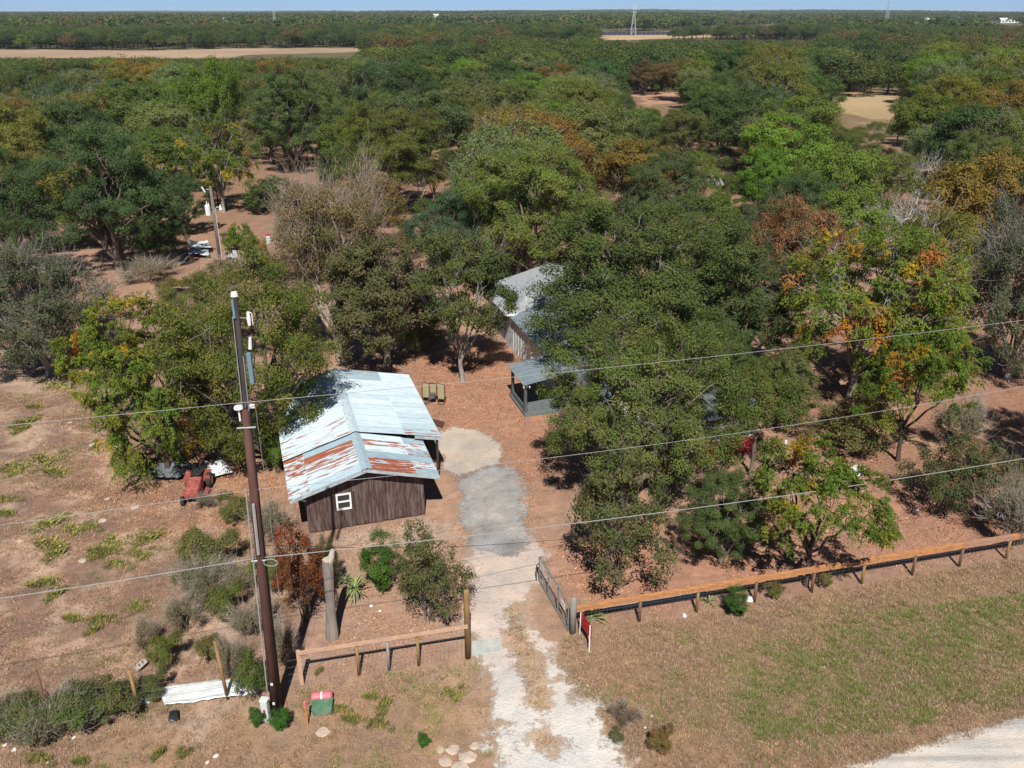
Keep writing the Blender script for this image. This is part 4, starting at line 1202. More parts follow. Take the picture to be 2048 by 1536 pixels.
# ------------------------------------------------------------------ shed
SU = np.array([-math.sin(math.radians(17.5)), math.cos(math.radians(17.5)), 0.0])
SV = np.array([math.cos(math.radians(17.5)), math.sin(math.radians(17.5)), 0.0])
SRZ = math.radians(17.5)
S0 = np.array([-6.50, 33.74, 0.0])
shed = empty('shed', S0, SRZ)
tag(shed, 'old wooden shed with rusty corrugated tin roof and white window', 'shed')
# inside the shed everything is in its own frame: x across (right), y back, z up
def roof_z(v, back=False):
    if back: return 3.32 + (v * (2.42 - 3.32) / 4.2 if v > 0 else -v * (2.28 - 3.32) / 3.45)
    return 3.22 + (v * (2.30 - 3.22) / 3.3 if v > 0 else -v * (2.20 - 3.22) / 3.45)
x = np.linspace(0, 1, 33)
cv = np.array([(a, b, 0.011 * math.sin(a * 8 * 2 * math.pi)) for b in (0.0, 0.5, 1.0) for a in x])
ii = np.arange(99).reshape(3, 33)
cq = np.stack([ii[:-1, :-1], ii[:-1, 1:], ii[1:, 1:], ii[1:, :-1]], -1).reshape(-1, 4)
tin_me = np_mesh('tin_sheet', cv, cq, [M_TIN], smooth=True)
tin_r = random.Random(4)
def tin(u0, w, va, vb, back, lift, rust, blue):
    pa = Vector((va, u0, roof_z(va, back) + lift))
    pb = Vector((vb, u0, roof_z(vb, back) + lift))
    sl_ = pb - pa
    n = Vector((0, 1, 0)).cross(sl_).normalized()
    if n.z < 0: n = -n
    m = Matrix.Identity(4)
    m.col[0].xyz = Vector((0, w, 0))
    m.col[1].xyz = sl_
    m.col[2].xyz = n
    m.translation = pa
    o = link('roof_sheet', tin_me, shed)
    o.matrix_local = m
    o.color = (rust, blue, 0, 1)
# front part, left slope / right slope (from the gable backwards)
LR = [(0.10, 0.6), (0.5, 0.2), (0.66, 0.1), (0.62, 0.35), (0.88, 0.0), (0.25, 0.9)]
RR = [(0.88, 0.1), (0.8, 0.4), (0.10, 1.0), (0.5, 0.0), (0.7, 0.0), (0.1, 0.0)]
for i in range(6):
    u0 = -0.03 + i * 0.635
    a, b = LR[i]
    tin(u0, 0.67, 0.0, -2.55, False, 0.03 + 0.004 * (i % 2), a, b)
    tin(u0, 0.67, -2.42, -3.48, False, 0.012 + 0.004 * (i % 2), tin_r.choice((0.5, 0.62, 0.7, 0.6)), tin_r.choice((0.0, 0.3, 0.5)))
    a, b = RR[i]
    tin(u0, 0.67, 0.0, 2.25, False, 0.03 + 0.004 * (i % 2), a, b)
    tin(u0, 0.67, 2.12, 3.32, False, 0.012 + 0.004 * (i % 2), tin_r.choice((0.45, 0.58, 0.5, 0.2)), tin_r.choice((0.2, 0.5, 0.9)))
for i in range(12):
    u0 = 3.62 + i * 0.695
    b1 = (0.35, 0.1, 0.0, 0.0, 0.15, 0.0, 0.25, 0.0, 0.0, 0.0, 0.85, 0.9)[i]
    tin(u0, 0.73, 0.0, 2.45, True, 0.05 + 0.004 * (i % 2), 0.5 if i == 11 else 0.25 if i == 1 else 0.12, b1)
    tin(u0, 0.73, 2.3, 4.25, True, 0.035 + 0.004 * (i % 2), 0.6 if i == 0 else 0.1, (0.55, 0.5, 0.3, 0.35, 0.1, 0.25, 0.0, 0.2, 0.1, 0.0, 0.05, 0.0)[i])
    tin(u0, 0.73, 0.0, -3.5, True, 0.05 + 0.004 * (i % 2), 0.55 if i < 3 else 0.3, 0.0)
# ridge cap
for (u0, u1, bk) in ((-0.06, 3.7, False), (3.6, 11.95, True)):
    mb = MB()
    for sg in (-1, 1):
        z0, z1 = roof_z(0, bk) + 0.085, roof_z(sg * 0.24, bk) + 0.07
        mb.slab([(0, u0, z0), (0, u1, z0), (sg * 0.24, u1, z1), (sg * 0.24, u0, z1)], 0.004)
    o = mb.build('ridge_cap', M_TIN, shed)
    o.color = (0.3 if not bk else 0.1, 0.7 if not bk else 0.2, 0, 1)
# rake and eave boards
for a, b, bk, u in ((0, -3.46, False, -0.02), (0, 3.30, False, -0.02), (2.9, 4.22, True, 3.60)):
    MB().beam((a, u, roof_z(a, bk) - 0.075), (b, u, roof_z(b, bk) - 0.075), 0.035, 0.15).build('rake_board', M_FASCIA, shed)
MB().beam((-3.44, 0, roof_z(-3.44) - 0.07), (-3.44, 3.7, roof_z(-3.44) - 0.07), 0.03, 0.12).build('eave_board', M_FASCIA, shed)
MB().beam((4.20, 3.63, roof_z(4.2, True) - 0.07), (4.20, 11.9, roof_z(4.2, True) - 0.07), 0.03, 0.12).build('eave_board', M_DARKIN, shed)
MB().beam((3.28, 0, roof_z(3.28) - 0.07), (3.28, 3.55, roof_z(3.28) - 0.07), 0.03, 0.12).build('eave_board', M_DARKIN, shed)
# front gable wall of upright planks
UW = 0.55
WV0, WV1 = -2.72, 2.66
npl = 30
pr = random.Random(8)
pw = (WV1 - WV0) / npl
winv0, winv1, winz0, winz1 = -1.42, -0.74, 1.02, 1.86
for i in range(npl):
    a = WV0 + i * pw
    za, zb = roof_z(a) - 0.09, roof_z(a + pw) - 0.09
    d = 0.02 + pr.uniform(-0.006, 0.006)
    z0 = 0.03 + pr.uniform(0, 0.08)
    mb = MB()
    def plank(zlo, zhl, zhr):
        g = 0.006
        vs = [(a + g, UW - d, zlo), (a + pw - g, UW - d, zlo), (a + pw - g, UW + 0.02, zlo), (a + g, UW + 0.02, zlo),
              (a + g, UW - d, zhl), (a + pw - g, UW - d, zhr), (a + pw - g, UW + 0.02, zhr), (a + g, UW + 0.02, zhl)]
        mb.add(vs, [(3, 2, 1, 0), (4, 5, 6, 7), (0, 1, 5, 4), (1, 2, 6, 5), (2, 3, 7, 6), (3, 0, 4, 7)])
    if a + pw > winv0 and a < winv1:
        plank(z0, winz0, winz0)
        plank(winz1, za, zb)
    else:
        plank(z0, za, zb)
    mb.build('plank', M_PLANK, shed)
MB().box(((WV0 + WV1) / 2, UW + 0.07, 1.1), (WV1 - WV0 - 0.06, 0.06, 2.1)).build('wall_backing', M_DARKIN, shed)
MB().box((WV0 + 0.02, 6.2, 1.1), (0.08, 11.1, 2.2)).build('side_wall', M_PLANK, shed)
MB().box((WV1 - 0.02, 6.2, 1.12), (0.08, 11.1, 2.24)).build('side_wall', M_PLANK, shed)
MB().box(((WV0 + WV1) / 2, 11.7, 1.2), (WV1 - WV0, 0.08, 2.4)).build('rear_wall', M_PLANK, shed)
for u in (3.8, 6.5, 9.2, 11.7):
    MB().box((4.05, u, 1.18), (0.11, 0.11, 2.36)).build('post', M_DARKIN, shed)
wn_ = empty('window', (0, 0, 0), 0, shed)
mb = MB()
cx, cz = (winv0 + winv1) / 2, (winz0 + winz1) / 2
ww, wh = winv1 - winv0, winz1 - winz0
for dx in (-1, 1): mb.box((cx + dx * (ww / 2 - 0.035), UW - 0.035, cz), (0.08, 0.06, wh))
for dz in (-1, 0, 1): mb.box((cx, UW - 0.033, cz + dz * (wh / 2 - 0.035)), (ww - 0.1, 0.055, 0.08 if dz else 0.06))
mb.build('frame', M_WHITE, wn_)
for dz in (-1, 1):
    MB().box((cx, UW + 0.012, cz + dz * wh * 0.235), (ww - 0.12, 0.02, wh * 0.40)).build('pane', M_GLASS, wn_)
MB().beam((-3.1, 0.25, 2.1), (-2.75, 0.52, 1.75), 0.05, 0.07).build('brace', M_WHITE, shed)

# ------------------------------------------------------------------ house
HO = np.array([0.58, 54.78, 0.0])
house = empty('house', HO, math.radians(17))
tag(house, 'grey house with metal porch roof, mostly hidden behind the oaks', 'house')
def part(name, mat, mb, parent=house, **k): return mb.build(name, mat, parent, **k)
# rear block: hip roof towards the drive
def roofq(name, quad, mat, th=0.06):
    return part(name, mat, MB().slab(quad, th) if len(quad) == 4 else MB().add(quad, [(0, 1, 2)]))
rb = empty('rear_roof', (0, 0, 0), 0, house)
E_, Rz = 2.75, 4.15
part('slope', M_SHINGLE, MB().slab([(-0.45, 2.0, E_), (-0.45, 8.7, E_), (5, 8.7, Rz), (5, 6.2, Rz)], 0.08), rb)
part('slope', M_SHINGLE, MB().slab([(10.45, 2.0, E_), (10.45, 8.7, E_), (5, 8.7, Rz), (5, 6.2, Rz)], 0.08), rb)
part('slope', M_SHINGLE, MB().add([(-0.45, 2.0, E_ + 0.004), (10.45, 2.0, E_ + 0.004), (5, 6.2, Rz + 0.004)], [(0, 1, 2)]), rb)
part('ridge_cap', M_METALROOF, MB().beam((5, 6.2, Rz + 0.02), (5, 8.7, Rz + 0.02), 0.25, 0.03), rb)
part('fascia', M_WHITE, MB().beam((-0.46, 2.0, E_ - 0.09), (-0.46, 8.7, E_ - 0.09), 0.03, 0.16).beam((-0.46, 1.98, E_ - 0.09), (10.4, 1.98, E_ - 0.09), 0.03, 0.16), rb)
part('vent_pipe', M_WHITE, MB().tube([(1.4, 3.2, 3.1), (1.4, 3.2, 3.6)], 0.05, 8), rb)
part('wall', M_SIDING, MB().box((5, 5.2, 1.35), (9.9, 6.6, 2.7)))
# front wing
wr_ = empty('wing_roof', (0, 0, 0), 0, house)
for sg in (-1, 1):
    vx = 2.6 + sg * 2.75
    part('slope', M_METALROOF, MB().slab([(vx, -13.6, 2.5), (vx, 1.95, 2.5), (2.6, 1.95, 3.55), (2.6, -13.6, 3.55)], 0.05), wr_)
for k in range(21):
    u = -13.3 + k * 0.75
    part('roof_seam', M_METALROOF, MB().beam((-0.14, u, 2.53), (2.58, u, 3.575), 0.03, 0.03), wr_)
part('wall', M_SIDING, MB().box((2.6, -5.8, 1.22), (5.1, 15.0, 2.44)))
for k in range(26):
    part('batten', M_WHITE, MB().box((0.035, -13.2 + k * 0.6, 1.25), (0.02, 0.045, 2.4)))
for u in (-1.9, -4.2):
    wz = empty('window', (0, 0, 0), 0, house)
    part('frame', M_WHITE, MB().box((0.03, u, 1.5), (0.06, 0.9, 1.2)), wz)
    part('pane', M_GLASS, MB().box((0.055, u, 1.5), (0.03, 0.74, 1.04)), wz)
# porch with dark posts
pz = empty('porch', (0, 0, 0), 0, house)
part('roof', M_METALROOF, MB().slab([(-2.55, -8.6, 2.05), (-2.55, -5.45, 2.05), (0.3, -5.45, 2.5), (0.3, -8.6, 2.5)], 0.04), pz)
for k in range(6):
    part('seam', M_METALROOF, MB().beam((-2.53, -8.5 + k * 0.6, 2.085), (0.28, -8.5 + k * 0.6, 2.53), 0.03, 0.03), pz)
part('beam', M_CHAR, MB().box((-2.32, -7.0, 1.93), (0.12, 3.2, 0.16)), pz)
for u in (-8.3, -5.75):
    part('post', M_CHAR, MB().box((-2.32, u, 0.93), (0.16, 0.16, 1.86)), pz)
part('deck', M_SLATE, MB().box((-1.2, -7.0, 0.08), (2.5, 3.3, 0.16)), pz)
part('low_wall', M_SLATE, MB().box((-2.33, -7.03, 0.32), (0.06, 2.3, 0.4)), pz)
part('side_panel', M_SLATE, MB().box((-1.2, -8.33, 0.35), (2.0, 0.06, 0.45)), pz)
for p in ((-2.55, -8.7, 2.0), (-2.2, -8.72, 1.98)):
    part('lamp_bulb', M_PORC, MB().tube([p, (p[0], p[1], p[2] - 0.1)], [0.05, 0.03], 8), pz)
# red skirted room at the front corner
rr_ = empty('red_room', (0, 0, 0), 0, house)
for nm, mat, c, s in (('skirt', M_RED, (6.4, -14.9, 0.50), (3.5, 2.9, 1.0)), ('upper_wall', M_CHAR, (6.4, -14.9, 1.75), (3.3, 2.7, 1.5))):
    part(nm, mat, MB().box(c, s), rr_)
part('corner_post', M_WHITE, MB().box((8.07, -16.27, 1.75), (0.13, 0.13, 1.5)).box((4.75, -16.27, 1.75), (0.13, 0.13, 1.5)), rr_)
part('roof', M_SLATE, MB().slab([(4.4, -16.7, 2.5), (8.5, -16.7, 2.5), (8.5, -13.3, 2.85), (4.4, -13.3, 2.85)], 0.08), rr_)
part('window', M_PORC, MB().box((6.5, -16.28, 1.95), (1.1, 0.05, 0.5)), rr_)
part('sill', M_WHITE, MB().box((6.4, -16.36, 1.02), (3.5, 0.08, 0.05)), rr_)

# ------------------------------------------------------------------ utility poles and overhead lines
PB = G(553, 1428)
pole = empty('utility_pole', PB)
tag(pole, 'thick reddish brown utility pole standing between the shed and the left fence', 'pole')
top = np.array([0.32, 0.05, HT(PB, 820)])
part('shaft', M_POLE, MB().tube([(0, 0, -0.2), tuple(top * 0.5), tuple(top)], [0.17, 0.135, 0.10], 14), pole, smooth=True)
part('insulator', M_PORC, MB().tube([tuple(top + [-0.16, -0.05, -0.35]), tuple(top + [-0.16, -0.05, 0.05])], 0.03, 8).tube([tuple(top + [-0.16, -0.05, 0.05]), tuple(top + [-0.16, -0.05, 0.12])], [0.14, 0.12], 10), pole)
def on_pole(z): return top * (z / top[2])
c1 = [on_pole(z) + [-0.19, -0.12, 0] for z in (0.1, 3.0, 6.0, 8.9)]
part('conduit', M_CABLE, MB().tube(c1, 0.022, 6), pole)
c2 = [on_pole(z) + [0.02, -0.19, 0] for z in (6.6, 7.4, 8.4)]
part('riser_guard', M_CABLE, MB().tube(c2, 0.05, 6), pole)
for z in (0.62, 1.45):
    part('tag_plate', M_PAPER, MB().box(tuple(on_pole(z) + [0.0, -0.172, 0]), (0.08, 0.02, 0.09)), pole)
for z in (6.3, 10.9):
    p = on_pole(z)
    part('bracket', M_STEEL, MB().tube([tuple(p + [-0.25, -0.12, 0]), tuple(p + [0.28, -0.05, 0])], 0.03, 6), pole)
ring = [(0.35 + 0.22 * math.cos(a), -0.12, 6.25 + 0.13 * math.sin(a)) for a in np.linspace(0, 2 * math.pi, 13)]
part('cable_coil', M_CABLE, MB().tube([tuple(np.array(q) + on_pole(6.3) * [1, 1, 0]) for q in ring], 0.014, 5), pole)

P2 = PB + np.array([-0.06, 0.46, 0])
pole2 = empty('tall_black_pole', P2)
tag(pole2, 'tall dark pole with switch gear rising behind the brown pole', 'pole')
t2 = np.array([0.38, 0.0, 14.75])
def on2(z): return t2 * (z / t2[2])
part('shaft', M_POLEBLACK, MB().tube([(0, 0, -0.2), tuple(t2 * 0.5), tuple(t2)], [0.14, 0.115, 0.085], 12), pole2, smooth=True)
part('cap', M_PORC, MB().tube([tuple(t2 + [0, 0, -0.02]), tuple(t2 + [0, 0, 0.10])], [0.105, 0.085], 12), pole2)
part('top_plate', M_BLUEBOX, MB().box(tuple(on2(14.4) + [-0.02, -0.13, 0]), (0.06, 0.04, 0.55)), pole2)
sw = empty('fuse_cutout', (0, 0, 0), 0, pole2)
part('arm', M_STEEL, MB().tube([tuple(on2(14.1) + [0.1, 0, 0]), tuple(on2(14.1) + [0.36, -0.08, 0])], 0.02, 6), sw)
part('insulator', M_PORC, MB().tube([tuple(on2(14.1) + [0.36, -0.08, z]) for z in (-0.2, 0.0, 0.2)], [0.045, 0.06, 0.04], 10), sw)
part('fuse_tube', M_PORC, MB().tube([tuple(on2(14.1) + [0.36, -0.08, 0.2]), tuple(on2(14.1) + [0.46, -0.08, 0.16]), tuple(on2(14.1) + [0.46, -0.08, -0.18])], 0.014, 6), sw)
part('equipment_box', M_BLUEBOX, MB().box(tuple(on2(12.6) + [0.27, -0.08, 0]), (0.13, 0.12, 0.95)), pole2, bevel=0.02)
part('lightning_arrester', M_PORC, MB().tube([tuple(on2(13.2) + [0.32, -0.1, 0]), tuple(on2(13.2) + [0.36, -0.1, 0.35])], [0.055, 0.04], 10), pole2)
for dx, z0, z1 in ((-0.06, 9.0, 14.2), (0.03, 6.0, 11.5), (0.12, 4.5, 13.0)):
    part('riser_cable', M_CABLE, MB().tube([tuple(on2(z) + [dx, -0.16 - 0.02 * (15 - z) / 15, 0]) for z in np.linspace(z0, z1, 5)], 0.012, 5), pole2)
part('bolt_bracket', M_PORC, MB().box(tuple(on2(11.4) + [0.2, -0.08, 0]), (0.16, 0.08, 0.1)), pole2)
gw = [on2(11.4) + [0.3, -0.1, 0], np.array([0.6, -0.1, 8.0]), np.array([0.55, -0.1, 3.0])]
part('ground_wire', M_CABLE, MB().tube([tuple(q) for q in gw], 0.006, 4), pole2)

PF = G(442, 530)
pole3 = empty('utility_pole', PF)
tag(pole3, 'weathered far utility pole with a white transformer can and yard light', 'pole')
h3 = HT(PF, 372)
part('shaft', M_POLEOLD, MB().tube([(0, 0, -0.2), (0.02, 0, h3)], [0.19, 0.125], 12), pole3, smooth=True)
zt = HT(PF, 420)
tf = empty('transformer', (0, 0, 0), 0, pole3)
part('can', M_PORC, MB().tube([(-0.48, -0.1, zt - 0.45), (-0.48, -0.1, zt + 0.42), (-0.48, -0.1, zt + 0.5)], [0.24, 0.24, 0.17], 16), tf, smooth=False)
part('bushing', M_PORC, MB().tube([(-0.50, -0.1, zt + 0.5), (-0.50, -0.1, zt + 0.85)], [0.06, 0.03], 8).tube([(-0.34, -0.1, zt + 0.5), (-0.34, -0.1, zt + 0.7)], [0.05, 0.03], 8), tf)
part('hanger', M_STEEL, MB().box((-0.2, 0, zt + 0.2), (0.3, 0.08, 0.08)).box((-0.2, 0, zt - 0.2), (0.3, 0.08, 0.08)), tf)
yl = empty('yard_light', (0, 0, 0), 0, pole3)
part('arm', M_PALEGREY, MB().tube([(0.12, -0.05, zt - 0.3), (0.2, -0.1, zt + 0.1), (0.42, -0.15, zt + 0.3), (0.72, -0.2, zt + 0.32)], 0.035, 6), yl)
part('lamp_head', M_PORC, MB().tube([(0.75, -0.2, zt + 0.55), (0.75, -0.2, zt + 0.3), (0.75, -0.2, zt + 0.1), (0.75, -0.2, zt - 0.1)], [0.04, 0.09, 0.17, 0.09], 12), yl)
part('fuse_cutout', M_PORC, MB().tube([(-0.5, -0.1, h3 - 0.55), (-0.75, -0.1, h3 - 0.05)], 0.07, 8).tube([(-0.4, 0, h3 - 0.3), (0, 0, h3 - 0.3)], 0.02, 6), pole3)
part('conduit', M_PALEGREY, MB().tube([(0.2, -0.1, 0.3), (0.2, -0.1, zt - 0.3)], 0.03, 6), pole3)

def span_pt(px, py, base):
    """where the line of sight meets the upright plane of the overhead line"""
    d = G(px, py, 0.0) - np.array([0, 0, CAMH])
    n = np.array([-VX[1], VX[0], 0])
    t = (n @ (base - np.array([0, 0, 0]))) / (n @ d)
    return np.array([0, 0, CAMH]) + d * t
def wire(name, label, pts, rad, mat=None, ext=30):
    P = [span_pt(a, b, PB) for a, b in pts]
    s = np.array([(p - PB) @ VX for p in P])
    z = np.array([p[2] for p in P])
    k = np.argmin(np.abs(s))
    out = []
    for side in (-1, 1):
        m = (s * side >= -0.3)
        cf = np.polyfit(s[m], z[m], 2 if m.sum() > 2 else 1)
        ss = np.linspace(0, (np.abs(s[m]).max() + ext) * side, 26)
        zz = np.polyval(cf, ss) + (z[k] - np.polyval(cf, 0))
        seg = [PB + VX * a + np.array([0, 0, b]) for a, b in zip(ss, zz)]
        out = seg[::-1][:-1] + out if side < 0 else out + seg
    q = MB().tube([tuple(p) for p in out], rad, 5).build(name, mat or M_CABLE, None)
    tag(q, label, 'cable', 'overhead lines along the fence')
wire('overhead_cable', 'highest thin overhead line, touching the white insulator on the brown pole', [(0, 852), (240, 829), (474, 806), (880, 768), (1360, 720), (2048, 640)], 0.008)
wire('overhead_cable', 'middle overhead line crossing the shed front', [(0, 1050), (250, 1016), (497, 980), (1048, 915), (1600, 850), (2048, 770)], 0.008)
wire('overhead_cable', 'lowest thick overhead line crossing the driveway', [(0, 1197), (260, 1158), (520, 1115), (940, 1075), (1500, 1000), (2048, 918)], 0.014)
a = PB + np.array([0.1, 0.2, HT(PB, 1088)])
b = HO + np.array([0.0, -12.0, 3.2])
pts = [a * (1 - t) + b * t - np.array([0, 0, 1.6 * math.sin(math.pi * t)]) for t in np.linspace(0, 1, 20)]
g1 = span_pt(505, 1090, PB)
g2 = G(1145, 1077, 2.2)
pts = [g1 * (1 - t) + g2 * t - np.array([0, 0, 0.25 * math.sin(math.pi * t)]) for t in np.linspace(0, 1.12, 20)]
tag(MB().tube([tuple(p) for p in pts], 0.009, 4).build('service_wire', M_CABLEDARK, None), 'thin black wire from the brown pole across the drive to the oak', 'cable')
g1, g2 = G(880, 768, 6.5), G(1090, 744, 2.3)

# ------------------------------------------------------------------ fences and gate
def wire_panel(p0, p1, h, step=0.16, rad=0.003):
    mb = MB()
    p0, p1 = np.asarray(p0), np.asarray(p1)
    L = np.linalg.norm(p1 - p0)
    for k in range(int(h / step) + 1):
        z = 0.06 + k * step
        mb.tube([tuple(p0 + [0, 0, z]), tuple(p1 + [0, 0, z])], rad, 3, False)
    for k in range(int(L / step) + 1):
        q = p0 + (p1 - p0) * (k * step / L)
        mb.tube([tuple(q + [0, 0, 0.05]), tuple(q + [0, 0, h])], rad, 3, False)
    return mb
lf = [G(604, 1369), G(718, 1362), G(776, 1347), G(834, 1337), G(936, 1315)]
# straighten the row
d0 = lf[4] - lf[0]
lf = [lf[0] + d0 * t for t in (0, 0.335, 0.515, 0.695, 1.0)]
fl = empty('wooden_fence', lf[0])
tag(fl, 'short wooden fence left of the drive with new pine rail and wire mesh', 'fence')
hL = HT(lf[0], 1300)
for i, p in enumerate(lf):
    q = p - lf[0]
    h = hL - 0.03 if i < 4 else HT(lf[4], 1180)
    if i == 4: part('post', M_POST, MB().tube([(*q[:2], -0.1), (*q[:2], h - 0.05), (*q[:2], h)], [0.115, 0.105, 0.09], 12), fl, smooth=True)
    elif i == 0: part('post', M_NEWWOOD, MB().box((q[0], q[1], h / 2), (0.14, 0.1, h), TH), fl)
    else: part('post', M_POSTGREY if i == 2 else M_POST, MB().tube([(*q[:2], -0.1), (*q[:2], h - 0.12)], 0.055, 10), fl, smooth=True)
e = lf[4] - lf[0]
nrm = np.array([e[1], -e[0], 0]) / np.linalg.norm(e)
part('rail', M_NEWWOOD, MB().beam(tuple(nrm * 0.09 + [0, 0, hL - 0.07]), tuple(e + nrm * 0.13 + [0, 0, hL - 0.01]), 0.04, 0.15), fl)
o = wire_panel(nrm * 0.04, e + nrm * 0.04, hL - 0.2).build('wire_mesh', M_WIRE, fl)
o['kind'] = 'stuff'

GP = G(1145, 1266)
rp = [G(1278, 1243), G(1395, 1227), G(1515, 1212), G(1626, 1188), G(1727, 1172), G(1826, 1152), G(1920, 1136), G(2011, 1118)]
dirR = (rp[-1] - GP) / np.linalg.norm(rp[-1] - GP)
rs = [float((p - GP) @ dirR) for p in rp]
rs += [rs[-1] + 2.6, rs[-1] + 5.2]
hR = HT(GP + dirR * rs[2], 1155)
fr_ = empty('rail_fence', GP)
tag(fr_, 'long fence right of the drive with orange stained top rail', 'fence')
for i, s in enumerate(rs):
    p = dirR * s
    part('post', (M_POSTDARK, M_POST)[i % 3 == 1], MB().tube([(p[0], p[1], -0.1), (p[0], p[1], hR - 0.03)], [0.062, 0.058], 10), fr_, smooth=True)
nR = np.array([dirR[1], -dirR[0], 0])
cuts = [0.12, rs[1], rs[3] + 0.02, rs[6], rs[7], rs[9] + 0.3]
for i in range(5):
    mat = M_DULLRAIL if i == 3 else M_STAIN
    z = hR + 0.004 * (i % 2)
    a, b = dirR * cuts[i], dirR * (cuts[i + 1] - 0.012)
    part('rail', mat, MB().beam(tuple(a + nR * 0.085 + [0, 0, z - 0.075]), tuple(b + nR * 0.085 + [0, 0, z - 0.075]), 0.04, 0.145), fr_)
    part('cap_board', mat, MB().beam(tuple(a + nR * 0.02 + [0, 0, z + 0.02]), tuple(b + nR * 0.02 + [0, 0, z + 0.02]), 0.19, 0.038), fr_)
o = wire_panel(dirR * 0.1 + nR * 0.03, dirR * (rs[-1]) + nR * 0.03, hR - 0.2).build('wire_mesh', M_WIRE, fr_)
o['kind'] = 'stuff'
part('gate_post', M_POSTGREY, MB().tube([(0, 0, -0.1), (0, 0, HT(GP, 1195) - 0.03), (0, 0, HT(GP, 1195))], [0.125, 0.12, 0.10], 12), fr_, smooth=True)

g0, g1 = G(1136, 1263), G(1078, 1163)
gate = empty('farm_gate', g0)
tag(gate, 'grey steel farm gate standing open along the right of the drive', 'gate')
gv = g1 - g0
gh0, gh1 = HT(g0, 1209), HT(g1, 1112)
def gpt(t, z): return tuple(gv * t + [0, 0, z])
part('bottom_rail', M_STEEL, MB().tube([gpt(0, 0.08), gpt(1, 0.10)], 0.03, 8), gate)
part('top_rail', M_STEEL, MB().tube([gpt(0, gh0), gpt(0.33, gh0 + 0.02), gpt(0.7, gh0 + (gh1 - gh0) * 0.75), gpt(0.98, gh1), gpt(1.0, gh1 - 0.08)], 0.03, 8), gate)
for t, h in ((0, gh0), (0.34, gh0 + 0.02), (0.67, gh0 + (gh1 - gh0) * 0.7), (1.0, gh1 - 0.08)):
    part('upright', M_STEEL, MB().tube([gpt(t, 0.06), gpt(t, h)], 0.026, 8), gate)
o = wire_panel(gv * 0.0, gv, gh0 - 0.1, 0.1, 0.003).build('wire_mesh', M_WIRE, gate)
o['kind'] = 'stuff'
gn = np.array([gv[1], -gv[0], 0]) / np.linalg.norm(gv)
for t, z, w, h, m in ((0.16, gh0 * 0.72, 0.42, 0.3, M_PAPER), (0.86, gh0 * 0.78, 0.4, 0.28, M_PALEGREY)):
    a_ = math.atan2(gv[1], gv[0])
    part('notice', m, MB().box(tuple(gv * t + gn * -0.045 + [0, 0, z]), (w, 0.012, h), a_), gate)
part('latch_frame', M_BLACKFRAME, MB().tube([tuple(gv * 1.0 - gn * 0.12 + [0, 0, 0.1]), tuple(gv * 1.0 - gn * 0.12 + [0, 0, 0.85]), tuple(gv * 1.0 + gn * 0.02 + [0, 0, 0.9])], 0.02, 6), gate)

s0, s1 = G(1159, 1269), G(1178, 1304)
sg_ = empty('sign', s0)
tag(sg_, 'blank dark red sign on two pale stakes by the gate post', 'sign')
sv = s1 - s0
hs0, hs1 = HT(s0, 1224), HT(s1, 1250)
part('stake', M_PAPER, MB().beam((0, 0, -0.05), (0.02, 0, hs0 - 0.02), 0.04, 0.03), sg_)
part('stake', M_PAPER, MB().beam(tuple(sv + [0, 0, -0.05]), tuple(sv + [0, 0, hs1 - 0.02]), 0.04, 0.03), sg_)
sn = np.array([sv[1], -sv[0], 0]) / np.linalg.norm(sv)
hb = hs1 - 0.62
off = -sn * 0.03
q = [tuple(off + [0, 0, hs0 - 0.62]), tuple(sv * 1.08 + off + [0, 0, hb]), tuple(sv * 1.08 + off + [0, 0, hs1]), tuple(off - sv * 0.05 + [0, 0, hs0])]
mb = MB()
f_ = [np.array(p) for p in q]
bk_ = [p - sn * 0.015 for p in f_]
mb.add(f_ + bk_, [(0, 1, 2, 3), (7, 6, 5, 4), (0, 4, 5, 1), (1, 5, 6, 2), (2, 6, 7, 3), (3, 7, 4, 0)])
part('panel', M_SIGNRED, mb, sg_)

wf = [G(97, 1432), G(280, 1425), G(456, 1398), G(-90, 1440)]
wfe = empty('wire_fence', wf[1])
tag(wfe, 'low wire fence with rusty posts at the lower left', 'fence')
for i, (p, py, m) in enumerate(zip(wf, (1343, 1340, 1282, 1360), (M_POSTDARK, M_POST, M_POST, M_POSTDARK))):
    q = p - wf[1]
    h = HT(p, py)
    lean = (0.0, -0.05, -0.12, 0)[i]
    part('post', m, MB().tube([(q[0], q[1], -0.1), (q[0] + lean, q[1], h)], [0.06, 0.055], 9), wfe, smooth=True)
ends = [wf[3], wf[0], wf[1], wf[2], lf[0]]
for k, z in enumerate((0.25, 0.55, 0.85, 1.15)):
    P = [tuple(p - wf[1] + [0, 0, z]) for p in ends]
    part('strand', M_WIRE, MB().tube(P, 0.004, 4), wfe)

